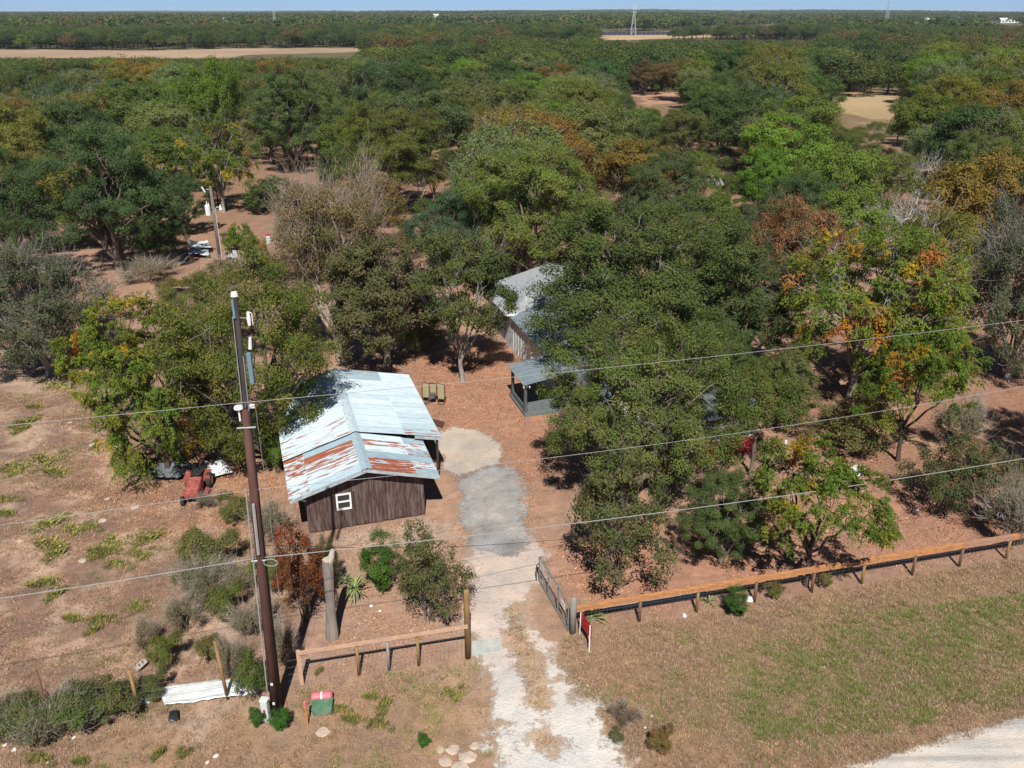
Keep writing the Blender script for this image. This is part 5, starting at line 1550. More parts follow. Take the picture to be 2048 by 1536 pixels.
# ------------------------------------------------------------------ small things
def crumple(name, mat, quad, n=(16, 8), amp=0.05, th=None, seed=0, parent=None, lift=0.03, ridges=0.0):
    r = np.random.default_rng(seed)
    A, B, C_, D = [np.asarray(p, float) for p in quad]
    V = []
    for j in range(n[1] + 1):
        for i in range(n[0] + 1):
            s, t = i / n[0], j / n[1]
            p = (A * (1 - s) + B * s) * (1 - t) + (D * (1 - s) + C_ * s) * t
            w = fbm(np.array([p[0] * 1.7 + seed]), np.array([p[1] * 1.7]), seed)[0]
            w2 = vnoise(np.array([p[0] * 6.0]), np.array([p[1] * 6.0]), seed + 3)[0]
            V.append(p + [0, 0, lift + amp * 2 * w + amp * 0.5 * w2 + ridges * math.sin(t * n[1] * 1.6)])
    ii = np.arange((n[0] + 1) * (n[1] + 1)).reshape(n[1] + 1, n[0] + 1)
    Q = np.stack([ii[:-1, :-1], ii[:-1, 1:], ii[1:, 1:], ii[1:, :-1]], -1).reshape(-1, 4)
    o = link(name, np_mesh(name, np.array(V), Q, [mat]), parent)
    so = o.modifiers.new('thick', 'SOLIDIFY')
    so.thickness = 0.008
    return o
tag(crumple('sheet_metal', M_SHEETMETAL, [G(330, 1416), G(522, 1392), G(508, 1358), G(318, 1380)], (30, 12), 0.10, seed=3, ridges=0.012), 'long white sheet of metal lying behind the lower left wire fence', 'sheet')
tag(crumple('sheet_metal', M_SCRAP, [G(215, 1412), G(300, 1410), G(312, 1380), G(240, 1396)], (14, 8), 0.07, seed=4), 'short grey end of sheeting half hidden in the fence brush', 'sheet')
tag(crumple('metal_panel', M_SHEETMETAL, [G(425, 962) + [0, 0, .1], G(468, 951) + [0, 0, .1], G(447, 938) + [0, 0, .5], G(408, 952) + [0, 0, .45]], (10, 6), 0.04, seed=5, lift=0.06), 'flat white metal panel lying right of the red mower', 'panel')
tag(crumple('tarp', M_TARP, [G(300, 966), G(398, 962), G(402, 935), G(322, 940)], (16, 8), 0.28, seed=6, lift=0.02), 'crumpled grey tarp under the chinaberry behind the mower', 'tarp')
tag(MB().beam(tuple(G(407, 924) + [0, 0, .12]), tuple(G(436, 940) + [0, 0, .12]), 0.06, 0.05).build('loose_plank', M_PAPER, None), 'pale stick lying above the white metal panel', 'plank')
sm = empty('scrap_pile', G(400, 515))
tag(sm, 'pile of crumpled white and grey sheet metal at the far pole', 'scrap')
cb = G(400, 515)
for k, (qd, m) in enumerate((((G(378, 516), G(420, 518), G(416, 498), G(382, 496)), M_SCRAP), ((G(384, 508), G(424, 508), G(418, 492), G(380, 492)), M_SHEETMETAL), ((G(455, 522), G(476, 520), G(474, 508), G(458, 510)), M_SCRAP))):
    crumple('metal_piece', m, [p - cb for p in qd], (10, 8), 0.28, seed=12 + k, parent=sm, lift=0.05 + 0.2 * (k == 1))
tag(crumple('blue_debris', M_BLUETARP, [G(1985, 1040), G(2035, 1058), G(2050, 1045), G(2000, 1024)], (12, 6), 0.22, seed=8), 'blue grey plastic debris under the bare shrub at the right edge', 'debris')
tag(crumple('dark_debris', M_BAG, [G(2028, 1085), G(2060, 1085), G(2060, 1066), G(2030, 1066)], (8, 6), 0.2, seed=9), 'dark green debris beyond the last post of the rail fence', 'debris')
tag(crumple('fallen_sheet', M_GREYSTRIP, [G(1205, 1226), G(1420, 1196), G(1405, 1184), G(1195, 1214)], (24, 5), 0.05, seed=10), 'pale grey strip of sheeting lying behind the orange rail', 'sheet')
tag(crumple('trash_bag', M_BAG, [G(338, 1448), G(358, 1446), G(357, 1428), G(340, 1430)], (10, 8), 0.14, seed=11, lift=0.0), 'torn black plastic bag below the lower left fence', 'bag')

# garden tractor
mw = empty('riding_mower', G(392, 996), math.radians(8))
tag(mw, 'faded red riding mower parked under the chinaberry', 'mower')
def hood():
    vs = [(-0.36, -0.75, 0.42), (0.36, -0.75, 0.42), (0.40, 0.35, 0.45), (-0.40, 0.35, 0.45), (-0.30, -0.72, 0.74), (0.30, -0.72, 0.74), (0.36, 0.35, 1.02), (-0.36, 0.35, 1.02)]
    return MB().add(vs, [(3, 2, 1, 0), (4, 5, 6, 7), (0, 1, 5, 4), (1, 2, 6, 5), (2, 3, 7, 6), (3, 0, 4, 7)])
part('hood', M_MOWER, hood(), mw, bevel=0.05)
part('chassis', M_RUBBER, MB().box((0, 0.4, 0.36), (0.5, 2.0, 0.14)), mw)
for s in (-1, 1):
    part('fender', M_MOWER, MB().add([(s * 0.30, 0.75, 0.78), (s * 0.62, 0.75, 0.72), (s * 0.62, 1.45, 0.78), (s * 0.30, 1.45, 0.84), (s * 0.62, 0.70, 0.45), (s * 0.30, 0.70, 0.45)], [(0, 1, 2, 3), (0, 5, 4, 1)]), mw).modifiers.new('t', 'SOLIDIFY').thickness = 0.04
    for y, rad, w, x0 in ((1.05, 0.40, 0.24, 0.50), (-0.62, 0.24, 0.17, 0.46)):
        wh_ = part('wheel', M_RUBBER, MB().tube([(s * (x0 - w / 2), y, rad), (s * (x0 - w * 0.35), y, rad), (s * (x0 + w * 0.35), y, rad), (s * (x0 + w / 2), y, rad)], [rad * 0.88, rad, rad, rad * 0.88], 18), mw)
        part('rim', M_PALEGREY, MB().tube([(s * (x0 + w / 2 - 0.02), y, rad), (s * (x0 + w / 2 + 0.012), y, rad)], rad * 0.5, 14), wh_)
part('seat', M_RUBBER, MB().box((0, 1.0, 0.86), (0.46, 0.42, 0.12)).box((0, 1.24, 1.08), (0.46, 0.1, 0.4)), mw, bevel=0.03)
rg = [(0.19 * math.cos(a), 0.52 + 0.10 * math.sin(a), 1.12 + 0.16 * math.sin(a)) for a in np.linspace(0, 2 * math.pi, 15)]
part('steering_wheel', M_RUBBER, MB().tube(rg, 0.018, 6).tube([(0, 0.35, 0.95), (0, 0.52, 1.12)], 0.02, 6), mw)
part('mower_deck', M_MOWER, MB().prism([(-0.6, 0.0), (0.6, 0.0), (0.65, 0.4), (0.4, 0.62), (-0.4, 0.62), (-0.65, 0.4)], 0.12, 0.28), mw)
place('bramble', 'dry_weeds', 412, 1012, 990, 24, 'dry brush growing round the front of the red mower', 'shrub', (0.8, 0.75, 0.8))

# folded panels behind the shed
fb = G(868, 806)
fo = empty('folding_frame', fb, math.radians(-14))
fo.scale = (0.9, 0.9, 0.95)
tag(fo, 'folded wheeled frame with three upright tan panels beside the shed', 'furniture')
for x0, w in ((-0.56, 0.42), (-0.02, 0.36), (0.52, 0.44)):
    part('panel', M_TAN, MB().box((x0, 0.0, 0.82 if w > 0.4 else 1.02), (w, 0.05, 0.95 if w > 0.4 else 0.55)), fo, bevel=0.02)
fr = [(-0.82, 0, 0.32), (-0.82, 0, 1.28), (-0.75, 0, 1.36), (0.72, 0, 1.36), (0.80, 0, 1.28), (0.80, 0, 0.32)]
part('frame', M_BLACKFRAME, MB().tube(fr, 0.028, 6).tube([(-0.82, 0, 0.32), (-0.34, 0, 0.32)], 0.028, 6).tube([(0.28, 0, 0.32), (0.80, 0, 0.32)], 0.028, 6), fo)
part('upright', M_BLACKFRAME, MB().tube([(-0.29, -0.02, 0.3), (-0.29, -0.02, 1.36)], 0.028, 6), fo)
part('upright', M_BLACKFRAME, MB().tube([(0.24, -0.02, 0.3), (0.24, -0.02, 1.36)], 0.028, 6), fo)
part('hinge_box', M_TARP, MB().box((-0.05, -0.1, 0.55), (0.36, 0.25, 0.3)), fo)
for a_, b_ in (((-0.62, -0.45, 0.06), (-0.1, -0.1, 0.5)), ((-0.45, -0.5, 0.06), (0.02, -0.1, 0.45))):
    part('leg', M_BLACKFRAME, MB().tube([a_, b_], 0.03, 6), fo)
part('foot', M_BLACKFRAME, MB().tube([(0.34, -0.18, 0.04), (0.34, 0, 0.32), (0.74, 0, 0.32), (0.74, -0.18, 0.04), (0.34, -0.18, 0.04)], 0.025, 6), fo)
bd = [G(860, 838), G(889, 848), G(886, 856), G(872, 852)]
mb = MB()
mb.slab([tuple(p + [0, 0, 0.09]) for p in (G(856, 838), G(889, 846), G(885, 857), G(868, 852))], 0.05)
tag(mb.build('fallen_board', M_BROWNBOARD, None), 'dark brown board lying on the ground beside the shed eave', 'board')

# roadside utility boxes
pd = empty('telecom_pedestal', G(534, 1441), math.radians(-8))
tag(pd, 'pale grey pedestal box with a red label beside the brown pole', 'utility box')
hp = HT(G(534, 1441), 1400)
part('case', M_PALEGREY, MB().box((0, 0, hp / 2), (0.25, 0.22, hp)), pd, bevel=0.03)
part('cap', M_PALEGREY, MB().box((0, 0, hp + 0.02), (0.29, 0.26, 0.05)), pd, bevel=0.02)
part('label', M_RED, MB().box((0.01, -0.118, hp * 0.52), (0.07, 0.012, 0.2)), pd)
part('latch', M_STEEL, MB().box((0.02, -0.118, hp * 0.3), (0.1, 0.014, 0.1)), pd)
gb = empty('ground_box', G(645, 1425), math.radians(6))
tag(gb, 'low green utility box in the verge before the left fence', 'utility box')
part('case', M_GREENBOX, MB().box((0, 0.12, 0.10), (0.66, 0.5, 0.26)), gb, bevel=0.06)
part('lid', M_GREENBOX, MB().box((0, 0.12, 0.25), (0.70, 0.54, 0.05)), gb, bevel=0.03)
pb_ = empty('plastic_roll', G(645, 1403), math.radians(6))
tag(pb_, 'faded pink plastic piece leaning behind the green utility box', 'plastic')
part('body', M_PINK, MB().tube([(-0.36, 0, 0.22), (-0.30, 0, 0.22), (0.30, 0, 0.24), (0.36, 0, 0.24)], [0.12, 0.17, 0.17, 0.12], 14), pb_)
part('strap', M_WHITE, MB().tube([(-0.03, 0, 0.225), (0.03, 0, 0.227)], 0.176, 14), pb_)
ms = empty('marker_stake', G(616, 1450))
tag(ms, 'thin orange marker stake with a faded top beside the green box', 'stake')
part('stake', M_ORANGE, MB().tube([(0, 0, -0.05), (-0.02, 0, 0.75)], 0.028, 8), ms)
part('top', M_PINK, MB().tube([(-0.02, 0, 0.74), (-0.02, 0, 1.02)], [0.055, 0.06], 8), ms)
blk = empty('concrete_block', G(281, 1337), math.radians(20))
tag(blk, 'grey hollow concrete block standing above the wire fence', 'block')
mb = MB()
for x0 in (-0.17, 0.0, 0.17): mb.box((x0, 0, 0.1), (0.05, 0.19, 0.2))
for y0 in (-0.08, 0.08): mb.box((0, y0, 0.1), (0.39, 0.035, 0.198))
o = part('block', M_CONC, mb, blk)
blk.rotation_euler = (math.radians(35), 0, math.radians(70))
blk.location.z = 0.10
tag(MB().slab([tuple(p + [0, 0, 0.045]) for p in (G(944, 1312), G(1004, 1302), G(998, 1276), G(944, 1284))], 0.04).build('concrete_slab', M_SLAB, None), 'thin concrete slab on the drive beside the tall fence post', 'slab')

# stump and snag
def snag(name, px, by, ty, r0, label, seed, lean=0.0, mat=None):
    r = random.Random(seed)
    b = G(px, by)
    h = HT(b, ty)
    o = empty(name, b)
    tag(o, label, 'stump')
    n, rows = 14, 9
    V, Fc = [], []
    for j in range(rows):
        t = j / (rows - 1)
        for k in range(n):
            a_ = 2 * math.pi * k / n
            rr = r0 * (1.25 - 0.35 * min(1, t * 4) + 0.10 * math.sin(t * 9)) * (1 + 0.10 * math.sin(3 * a_ + seed) + r.uniform(-0.05, 0.05))
            z = -0.1 + (h + 0.1) * t + (r.uniform(-0.25, 0.2) * r0 * 2 if j == rows - 1 else 0)
            V.append((rr * math.cos(a_) + lean * t, rr * math.sin(a_), z))
    for j in range(rows - 1):
        for k in range(n):
            Fc.append((j * n + k, j * n + (k + 1) % n, (j + 1) * n + (k + 1) % n, (j + 1) * n + k))
    MB().add(V, Fc).build('trunk', mat or M_STUMP, o)
    V2 = V[-n:]
    c_ = (lean, 0, h - r0 * 0.5)
    MB().add(V2 + [c_], [(k, (k + 1) % n, n) for k in range(n)]).build('broken_top', M_CUT, o)
    return o, h
st, h = snag('tree_stump', 665, 1276, 1118, 0.20, 'tall broken grey stump inside the left fence', 3, 0.12)
MB().tube([(0.1, 0, h - 0.3), (0.28, -0.05, h + 0.15), (0.34, -0.06, h + 0.42)], [0.16, 0.12, 0.08], 9).build('stub', M_CUT, st)
st, h = snag('tree_stump', 1589, 850, 730, 0.2, 'tall cut tree trunk standing right of the house', 5, 0.0)
MB().tube([(0, 0, h - 0.9), (0.5, -0.1, h - 0.75)], [0.1, 0.07], 8).build('stub', M_STUMP, st)
snag('tree_stump', 556, 1062, 1030, 0.16, 'low grey stump between the brown pole and the shed', 6)

# yuccas
def yucca(name, px, py, size, label, n=46, trunk=0.0, seed=0, mat=None):
    r = random.Random(seed)
    o = empty(name, G(px, py))
    tag(o, label, 'plant')
    if trunk: MB().tube([(0, 0, -0.05), (0.05, 0, trunk * 0.5), (0, 0, trunk)], [0.13, 0.11, 0.12], 9).build('stem', M_STUMP, o)
    for k in range(n):
        a_ = r.uniform(0, 6.28)
        el = r.uniform(-0.15, 1.25)
        L = size * r.uniform(0.7, 1.1)
        c, s = math.cos(a_), math.sin(a_)
        mb = MB()
        P = []
        for t in (0, 0.35, 0.7, 1.0):
            d_ = L * t
            e_ = el - 0.5 * t * t
            P.append(Vector((c * d_ * math.cos(e_), s * d_ * math.cos(e_), trunk + d_ * math.sin(e_))))
        wv = Vector((-s, c, 0))
        ws = [0.016, 0.028, 0.02, 0.001]
        vs = []
        for p, w_ in zip(P, ws): vs += [p - wv * w_ * size * 1.4, p + wv * w_ * size * 1.4]
        mb.add(vs, [(0, 1, 3, 2), (2, 3, 5, 4), (4, 5, 7, 6)])
        mb.build('leaf', mat or M_YUCCA, o)
    return o
yucca('yucca', 712, 1200, 0.75, 'spiky yucca on a short stem right of the tall stump', 50, 0.55, 1)
yucca('yucca', 1183, 1240, 0.8, 'arching palm like yucca behind the red sign', 26, 0.1, 2)
yucca('yucca', 1418, 1205, 0.6, 'small half dry yucca under the orange rail', 18, 0.0, 3)
yucca('yucca', 690, 1168, 0.6, 'dark yucca in the shade of the juniper', 24, 0.2, 4)

# rocks and litter
rr9 = random.Random(12)
def rock(px, py, s, label, mat=M_ROCK, name='rock', cat='rock', flatn=0.5, group=None):
    n, rows = 8, 5
    V, Fc = [], []
    for j in range(rows):
        ph = -math.pi / 2 + math.pi * j / (rows - 1)
        for k in range(n):
            a_ = 2 * math.pi * k / n
            q = s * rr9.uniform(0.8, 1.15)
            V.append((q * math.cos(ph) * math.cos(a_), q * math.cos(ph) * math.sin(a_), q * flatn * math.sin(ph) + s * flatn * 0.35))
    for j in range(rows - 1):
        for k in range(n): Fc.append((j * n + k, j * n + (k + 1) % n, (j + 1) * n + (k + 1) % n, (j + 1) * n + k))
    o = MB().add(V, Fc).build(name, mat, None, loc=G(px, py))
    o.rotation_euler = (0, 0, rr9.uniform(0, 6))
    tag(o, label, cat, group)
for px, py, s in ((905, 1500, 0.24), (935, 1515, 0.3), (890, 1525, 0.22), (950, 1492, 0.18), (920, 1535, 0.3), (880, 1500, 0.16), (645, 1465, 0.28)):
    rock(px, py, s, 'flat pale limestone rock beside the foot of the drive', flatn=0.22, group='limestone rocks by the drive')
for px, py in ((10, 1490), (28, 1500), (148, 1475), (415, 1525), (432, 1512), (95, 1525), (1175, 1372), (1303, 1432), (1290, 1455), (742, 1212), (760, 1222), (1440, 1085), (1835, 1020)):
    rock(px, py, rr9.uniform(0.05, 0.10), 'small white scrap of litter on the dry ground', M_PAPER, 'litter_scrap', 'litter', 0.4, 'scraps of litter')
for px, py in ((205, 1042), (215, 998), (270, 1015), (40, 1082), (165, 1122), (80, 880), (140, 845), (185, 890)):
    rock(px, py, rr9.uniform(0.12, 0.22), 'flat pale stone lying in the left field', M_ROCK, 'field_stone', 'stone', 0.25, 'pale stones in the left field')
rock(1498, 1200, 0.2, 'white and yellow bag beside the green clump under the orange rail', M_PAPER, 'feed_bag', 'bag', 0.7)
rock(1369, 1233, 0.1, 'small white cup under the orange rail', M_PORC, 'cup', 'cup', 0.9)

# things between the trees
dh = empty('satellite_dish', G(1708, 968))
tag(dh, 'white satellite dish on a pole above the small chinaberry', 'dish')
zd = HT(G(1708, 968), 940)
part('pole', M_STEEL, MB().tube([(0, 0, 0), (0, 0, zd)], 0.035, 8), dh)
dm = MB()
prof = [(0.0, 0.0), (0.2, 0.03), (0.34, 0.09), (0.42, 0.15)]
V, Fc = [], []
for rr_d, d_ in prof:
    for k in range(16):
        a_ = 2 * math.pi * k / 16
        V.append(Vector((rr_d * math.cos(a_), -0.1 - d_ * 0.6, zd + rr_d * math.sin(a_) * 0.8 + d_ * 0.5)))
for j in range(3):
    for k in range(16): Fc.append((j * 16 + k, j * 16 + (k + 1) % 16, (j + 1) * 16 + (k + 1) % 16, (j + 1) * 16 + k))
o = part('reflector', M_PORC, dm.add(V, Fc), dh)
o.modifiers.new('t', 'SOLIDIFY').thickness = 0.02
part('feed_arm', M_STEEL, MB().tube([(0, -0.1, zd - 0.35), (0, -0.6, zd - 0.05)], 0.02, 6), dh)
tag(MB().tube([tuple(G(1570, 896)), tuple(G(1570, 896) + [0, 0, HT(G(1570, 896), 881)])], 0.07, 10).build('white_pipe', M_PORC, None), 'short white pipe standing in the red dirt right of the house', 'pipe')
bl = empty('barrel', G(538, 485))
tag(bl, 'pale green barrel with a red lid beyond the far pole', 'barrel')
part('drum', M_PALEGREY, MB().tube([(0, 0, 0), (0, 0, 0.25), (0, 0, 0.5), (0, 0, 0.75)], [0.27, 0.29, 0.29, 0.27], 14), bl)
part('lid', M_RED, MB().tube([(0, 0, 0.75), (0, 0, 0.86)], [0.28, 0.26], 14), bl)
pl_ = empty('plastic_box', G(1860, 486), 0.4)
tag(pl_, 'small red and orange plastic box under the lichen oak', 'box')
part('body', M_SIGNRED, MB().box((0, 0, 0.3), (0.9, 0.5, 0.5)), pl_, bevel=0.06)
part('lid', M_ORANGE, MB().box((-0.15, 0, 0.62), (0.5, 0.45, 0.16)), pl_, bevel=0.04)
part('handle', M_PORC, MB().box((0.3, -0.1, 0.62), (0.2, 0.2, 0.12)), pl_, bevel=0.03)
cr_ = empty('parked_car', G(1425, 372), math.radians(25))
tag(cr_, 'white vehicle half hidden in the wood behind the house', 'vehicle')
prf = [(-2.2, 0.35), (-2.25, 0.85), (-1.3, 0.98), (-0.6, 1.52), (1.3, 1.55), (1.95, 1.02), (2.2, 0.9), (2.2, 0.35)]
V = [(s * (0.88 if z < 1.1 else 0.72), x, z) for s in (-1, 1) for x, z in prf]
n = len(prf)
Fc = [tuple(range(n)), tuple(range(2 * n - 1, n - 1, -1))] + [(i, n + i, n + (i + 1) % n, (i + 1) % n) for i in range(n)]
part('body', M_CARWHITE, MB().add(V, Fc), cr_, bevel=0.05)
part('windscreen', M_GLASS, MB().add([(-0.74, -1.22, 1.03), (0.74, -1.22, 1.03), (0.66, -0.66, 1.50), (-0.66, -0.66, 1.50)], [(0, 1, 2, 3)]), cr_).modifiers.new('t', 'SOLIDIFY').thickness = 0.03
for s in (-1, 1):
    part('side_window', M_GLASS, MB().add([(s * 0.83, -0.95, 1.06), (s * 0.83, 1.5, 1.06), (s * 0.745, 1.15, 1.46), (s * 0.745, -0.5, 1.46)], [(0, 1, 2, 3)]), cr_).modifiers.new('t', 'SOLIDIFY').thickness = 0.03
    for y in (-1.4, 1.4):
        part('wheel', M_RUBBER, MB().tube([(s * 0.72, y, 0.34), (s * 0.92, y, 0.34)], 0.34, 16), cr_)

# ------------------------------------------------------------------ far things
def tower(px, py_base, h, label, w=6.0):
    b = G(px, py_base)
    b[2] = terrain(np.array([b[0]]), np.array([b[1]]))[0]
    o = empty('transmission_tower', b)
    tag(o, label, 'tower', None)
    lv = [0, 0.3, 0.55, 0.75, 1.0]
    ws = [1.0, 0.72, 0.45, 0.25, 0.06]
    mb = MB()
    for sx in (-1, 1):
        for sy in (-1, 1):
            part('leg', M_TOWER, MB().tube([(sx * w / 2 * k, sy * w / 2 * k, h * z) for z, k in zip(lv, ws)], 0.16, 4), o)
    for i in range(4):
        a0, a1 = w / 2 * ws[i], w / 2 * ws[i + 1]
        z0, z1 = h * lv[i], h * lv[i + 1]
        for s in (-1, 1):
            mb.tube([(-a0, s * a0, z0), (a1, s * a1, z1)], 0.09, 3).tube([(a0, s * a0, z0), (-a1, s * a1, z1)], 0.09, 3)
            mb.tube([(s * a0, -a0, z0), (s * a1, a1, z1)], 0.09, 3).tube([(s * a0, a0, z0), (s * a1, -a1, z1)], 0.09, 3)
    part('lattice', M_TOWER, mb, o)
    for z in (0.74, 0.86, 0.96):
        part('cross_arm', M_TOWER, MB().tube([(-w * 0.55, 0, h * z), (w * 0.55, 0, h * z)], 0.14, 4).tube([(-w * 0.5, 0, h * z), (0, 0, h * (z + 0.04))], 0.09, 3).tube([(w * 0.5, 0, h * z), (0, 0, h * (z + 0.04))], 0.09, 3), o)
    return np.array(b) + [0, 0, h]
ta = tower(551, 58, 27.5, 'lattice transmission tower above the left of the wood', 5.0)
tb = tower(1266, 72, 28.5, 'lattice transmission tower at the dark panels in the far field', 5.0)
tc = tower(1770, 58, 36.0, 'lattice transmission tower on the right of the horizon', 6.0)
for px, py, h, lab in ((770, 36, 62, 'thin radio mast left of centre on the horizon'), (802, 36, 70, 'taller thin radio mast on the horizon')):
    b = G(px, py)
    o = empty('radio_mast', b)
    tag(o, lab, 'mast')
    part('mast', M_TOWER, MB().tube([(0, 0, 0), (0, 0, h * 0.85)], 0.35, 5), o)
    part('antenna', M_TOWER, MB().box((0, 0, h * 0.80), (2.2, 2.2, 2.5)), o)
for k, (p, q) in enumerate(((ta, tb), (tb, tc))):
    for j, z in enumerate((1.2, 4.0)):
        pts = [p * (1 - t) + q * t - np.array([0, 0, z + 9 * math.sin(math.pi * t)]) for t in np.linspace(0, 1, 16)]
        tag(MB().tube([tuple(r_) for r_ in pts], 0.07, 4).build('transmission_line', M_CABLE, None), ('upper' if j == 0 else 'lower') + ' far power line strung ' + ('from the left to the middle tower' if k == 0 else 'from the middle to the right tower'), 'cable')
# solar or screen panels in the far field: rows of dark panels
for k in range(2):
    r0_, r1_ = ((1205, 71.5), (1340, 70.5)) if k == 0 else ((1350, 69.5), (1398, 66.8))
    o = empty('panel_row', G(*r0_))
    o.location.z = terrain(np.array([o.location.x]), np.array([o.location.y]))[0]
    tag(o, 'row of dark panels in the far field, ' + ('left and longer' if k == 0 else 'right and shorter'), 'panels')
    a_, b_ = G(*r0_), G(*r1_)
    v_ = b_ - a_
    nn = 14 if k == 0 else 6
    for i in range(nn):
        p = v_ * (i / nn)
        q = v_ * ((i + 0.96) / nn)
        part('panel', M_BLACKPANEL, MB().beam(tuple(p + [0, 0, 1.8]), tuple(q + [0, 0, 1.8]), 0.1, 3.0), o)
        part('post', M_TOWER, MB().beam(tuple(p + [0, 0.2, -0.5]), tuple(p + [0, 0.2, 1.0]), 0.2, 0.2), o)
def far_house(px, py, w, h, d, wall, roof, label, rz=0.2, nwin=3, gable=True, z0=0.0):
    b = G(px, py)
    b[2] = terrain(np.array([b[0]]), np.array([b[1]]))[0] + z0
    o = empty('far_house', b, rz)
    tag(o, label, 'building')
    part('wall', wall, MB().box((0, 0, h / 2), (w, d, h)), o)
    if gable:
        mb = MB()
        for s in (-1, 1): mb.slab([(-w / 2 - .4, s * (d / 2 + .4), h - 0.1), (w / 2 + .4, s * (d / 2 + .4), h - 0.1), (w / 2 + .4, 0, h + d * 0.28), (-w / 2 - .4, 0, h + d * 0.28)], 0.15)
        part('roof', roof, mb, o)
    else:
        part('roof', roof, MB().box((0, 0, h + 0.15), (w + 0.6, d + 0.6, 0.3)), o)
    for i in range(nwin):
        x0 = -w / 2 + (i + 0.7) * w / (nwin + 0.4)
        f = part('window', M_GLASS, MB().box((x0, -d / 2 - 0.02, h * 0.5), (w * 0.1, 0.1, h * 0.35)), o)
    part('door', M_CHAR, MB().box((w * 0.36, -d / 2 - 0.02, h * 0.36), (1.2, 0.12, h * 0.7)), o)
far_house(1825, 48, 20, 5, 9, M_PORC, M_WHITE, 'white long roofed building far right before the horizon', 0.1)
far_house(1748, 42, 14, 7, 9, M_PINKBRICK, M_WHITE, 'cream gabled barn left of the right hand tower', 0.6)
far_house(1722, 42, 12, 5, 8, M_SIDING, M_WHITE, 'small white roofed house left of the cream barn', -0.2)
far_house(2015, 45, 38, 6, 14, M_SIDING, M_PORC, 'long white roofed shed at the far right edge', 0.05, 5)
far_house(1900, 42, 30, 8, 10, M_PINKBRICK, M_PINKBRICK, 'tan brick building row on the far right', 0.0, 6, False)
far_house(1868, 46, 10, 7, 8, M_PINKBRICK, M_POSTDARK, 'red brown house beside the tan brick row', 0.3)
far_house(872, 38, 16, 6, 9, M_PORC, M_WHITE, 'tiny white house on the horizon right of the masts', 0.2)
far_house(450, 45, 14, 5, 8, M_PORC, M_WHITE, 'tiny white house among the far trees left of the left tower', 0.2)
far_house(310, 50, 12, 4, 8, M_PORC, M_WHITE, 'tiny white house among the far trees near the left edge', -0.2)
tag(MB().tube([tuple(G(1852, 50) + [0, 0, 3]), tuple(G(1852, 50) + [0, 0, 11])], [4, 4], 14).build('water_tank', M_PORC, None), 'white round tank beside the long white roofed building', 'tank')
tag(crumple('far_trailers', M_RED, [G(1705, 55), G(1735, 54), G(1735, 53.4), G(1705, 54.4)], (6, 2), 0.2, seed=2, lift=2.5), 'low red roof line below the cream barn', 'roof') if False else None

# ------------------------------------------------------------------ ground cover: dry grass, green grass, leaf litter, pebbles
def tuft(name, seed, n, h, spread, pal, w=0.012, bend=0.5):
    r = np.random.default_rng(seed)
    a = r.uniform(0, 6.28, n)
    b0 = np.c_[np.cos(a), np.sin(a)] * (spread * np.sqrt(r.random(n)))[:, None]
    hh = h * r.uniform(0.5, 1.2, n)
    a2 = a + r.normal(0, 0.9, n)
    lean = bend * hh * r.uniform(0.3, 1.3, n)
    mid = np.c_[b0 + np.c_[np.cos(a2), np.sin(a2)] * (lean * 0.35)[:, None], hh * 0.6]
    tip = np.c_[b0 + np.c_[np.cos(a2), np.sin(a2)] * lean[:, None], hh]
    base = np.c_[b0, np.zeros(n)]
    sd_ = np.c_[-np.sin(a2), np.cos(a2), np.zeros(n)] * w
    V = np.stack([base - sd_, base + sd_, mid + sd_, mid - sd_, tip], 1).reshape(-1, 3)
    k = np.arange(n)[:, None] * 5
    Q_ = k + np.array([[0, 1, 2, 3]])
    T_ = k + np.array([[3, 2, 4]])
    c = np.array(pal)[r.integers(0, len(pal), n)] * r.uniform(0.75, 1.25, (n, 1))
    return np_mesh(name, V, Q_, [M_GRASS], facecol=np.concatenate([c, c]), T=T_)
def litter(name, seed, n, spread, pal, s):
    r = np.random.default_rng(seed)
    P = np.c_[r.uniform(-spread, spread, (n, 2)), r.uniform(0.004, 0.03, n)]
    N_ = np.array([0, 0, 1.0]) + r.normal(0, 0.35, (n, 3))
    N_ /= np.linalg.norm(N_, axis=1, keepdims=True)
    V = leaf_quads(P, N_, r, s, s * 0.65)
    c = np.array(pal)[r.integers(0, len(pal), n)] * r.uniform(0.6, 1.3, (n, 1))
    return np_mesh(name, V, np.arange(4 * n).reshape(-1, 4), [M_GRASS], facecol=c)
DRY = ((0.50, 0.355, 0.235), (0.42, 0.285, 0.185), (0.56, 0.42, 0.29), (0.34, 0.22, 0.145), (0.24, 0.15, 0.11), (0.28, 0.20, 0.12))
GRN = ((0.18, 0.25, 0.055), (0.22, 0.27, 0.065), (0.28, 0.27, 0.09), (0.14, 0.21, 0.05))
BRN = ((0.40, 0.20, 0.11), (0.48, 0.27, 0.16), (0.30, 0.14, 0.085), (0.55, 0.36, 0.24))
sr = np.random.default_rng(55)
def scatter_xy(poly, dens):
    P = np.asarray(poly)[:, :2]
    lo, hi = P.min(0), P.max(0)
    n = int((hi - lo).prod() * dens)
    x, y = sr.uniform(lo[0], hi[0], n), sr.uniform(lo[1], hi[1], n)
    ok = poly_sd(x, y, poly) > 0
    # nothing below the picture or far beside it
    ok &= (np.abs(x) < 0.80 * y + 8) & (y > 15.5)
    return x[ok], y[ok]
shed_fp = [S0 + SV * a + SU * b for a, b in ((-2.7, 0.5), (2.7, 0.5), (2.7, 11.8), (-2.7, 11.8))]
house_fp = [HO + VX * a + UX * b for a, b in ((-2.5, -17), (8.5, -17), (10, 8.6), (-0.5, 8.6))]
HARD = [(DRIVE[0], -0.05), (GRAV[0], 0.1), (PAD[0], 0.1), (ROAD[0], 0.1), (shed_fp, 0.0), (house_fp, 0.0)]
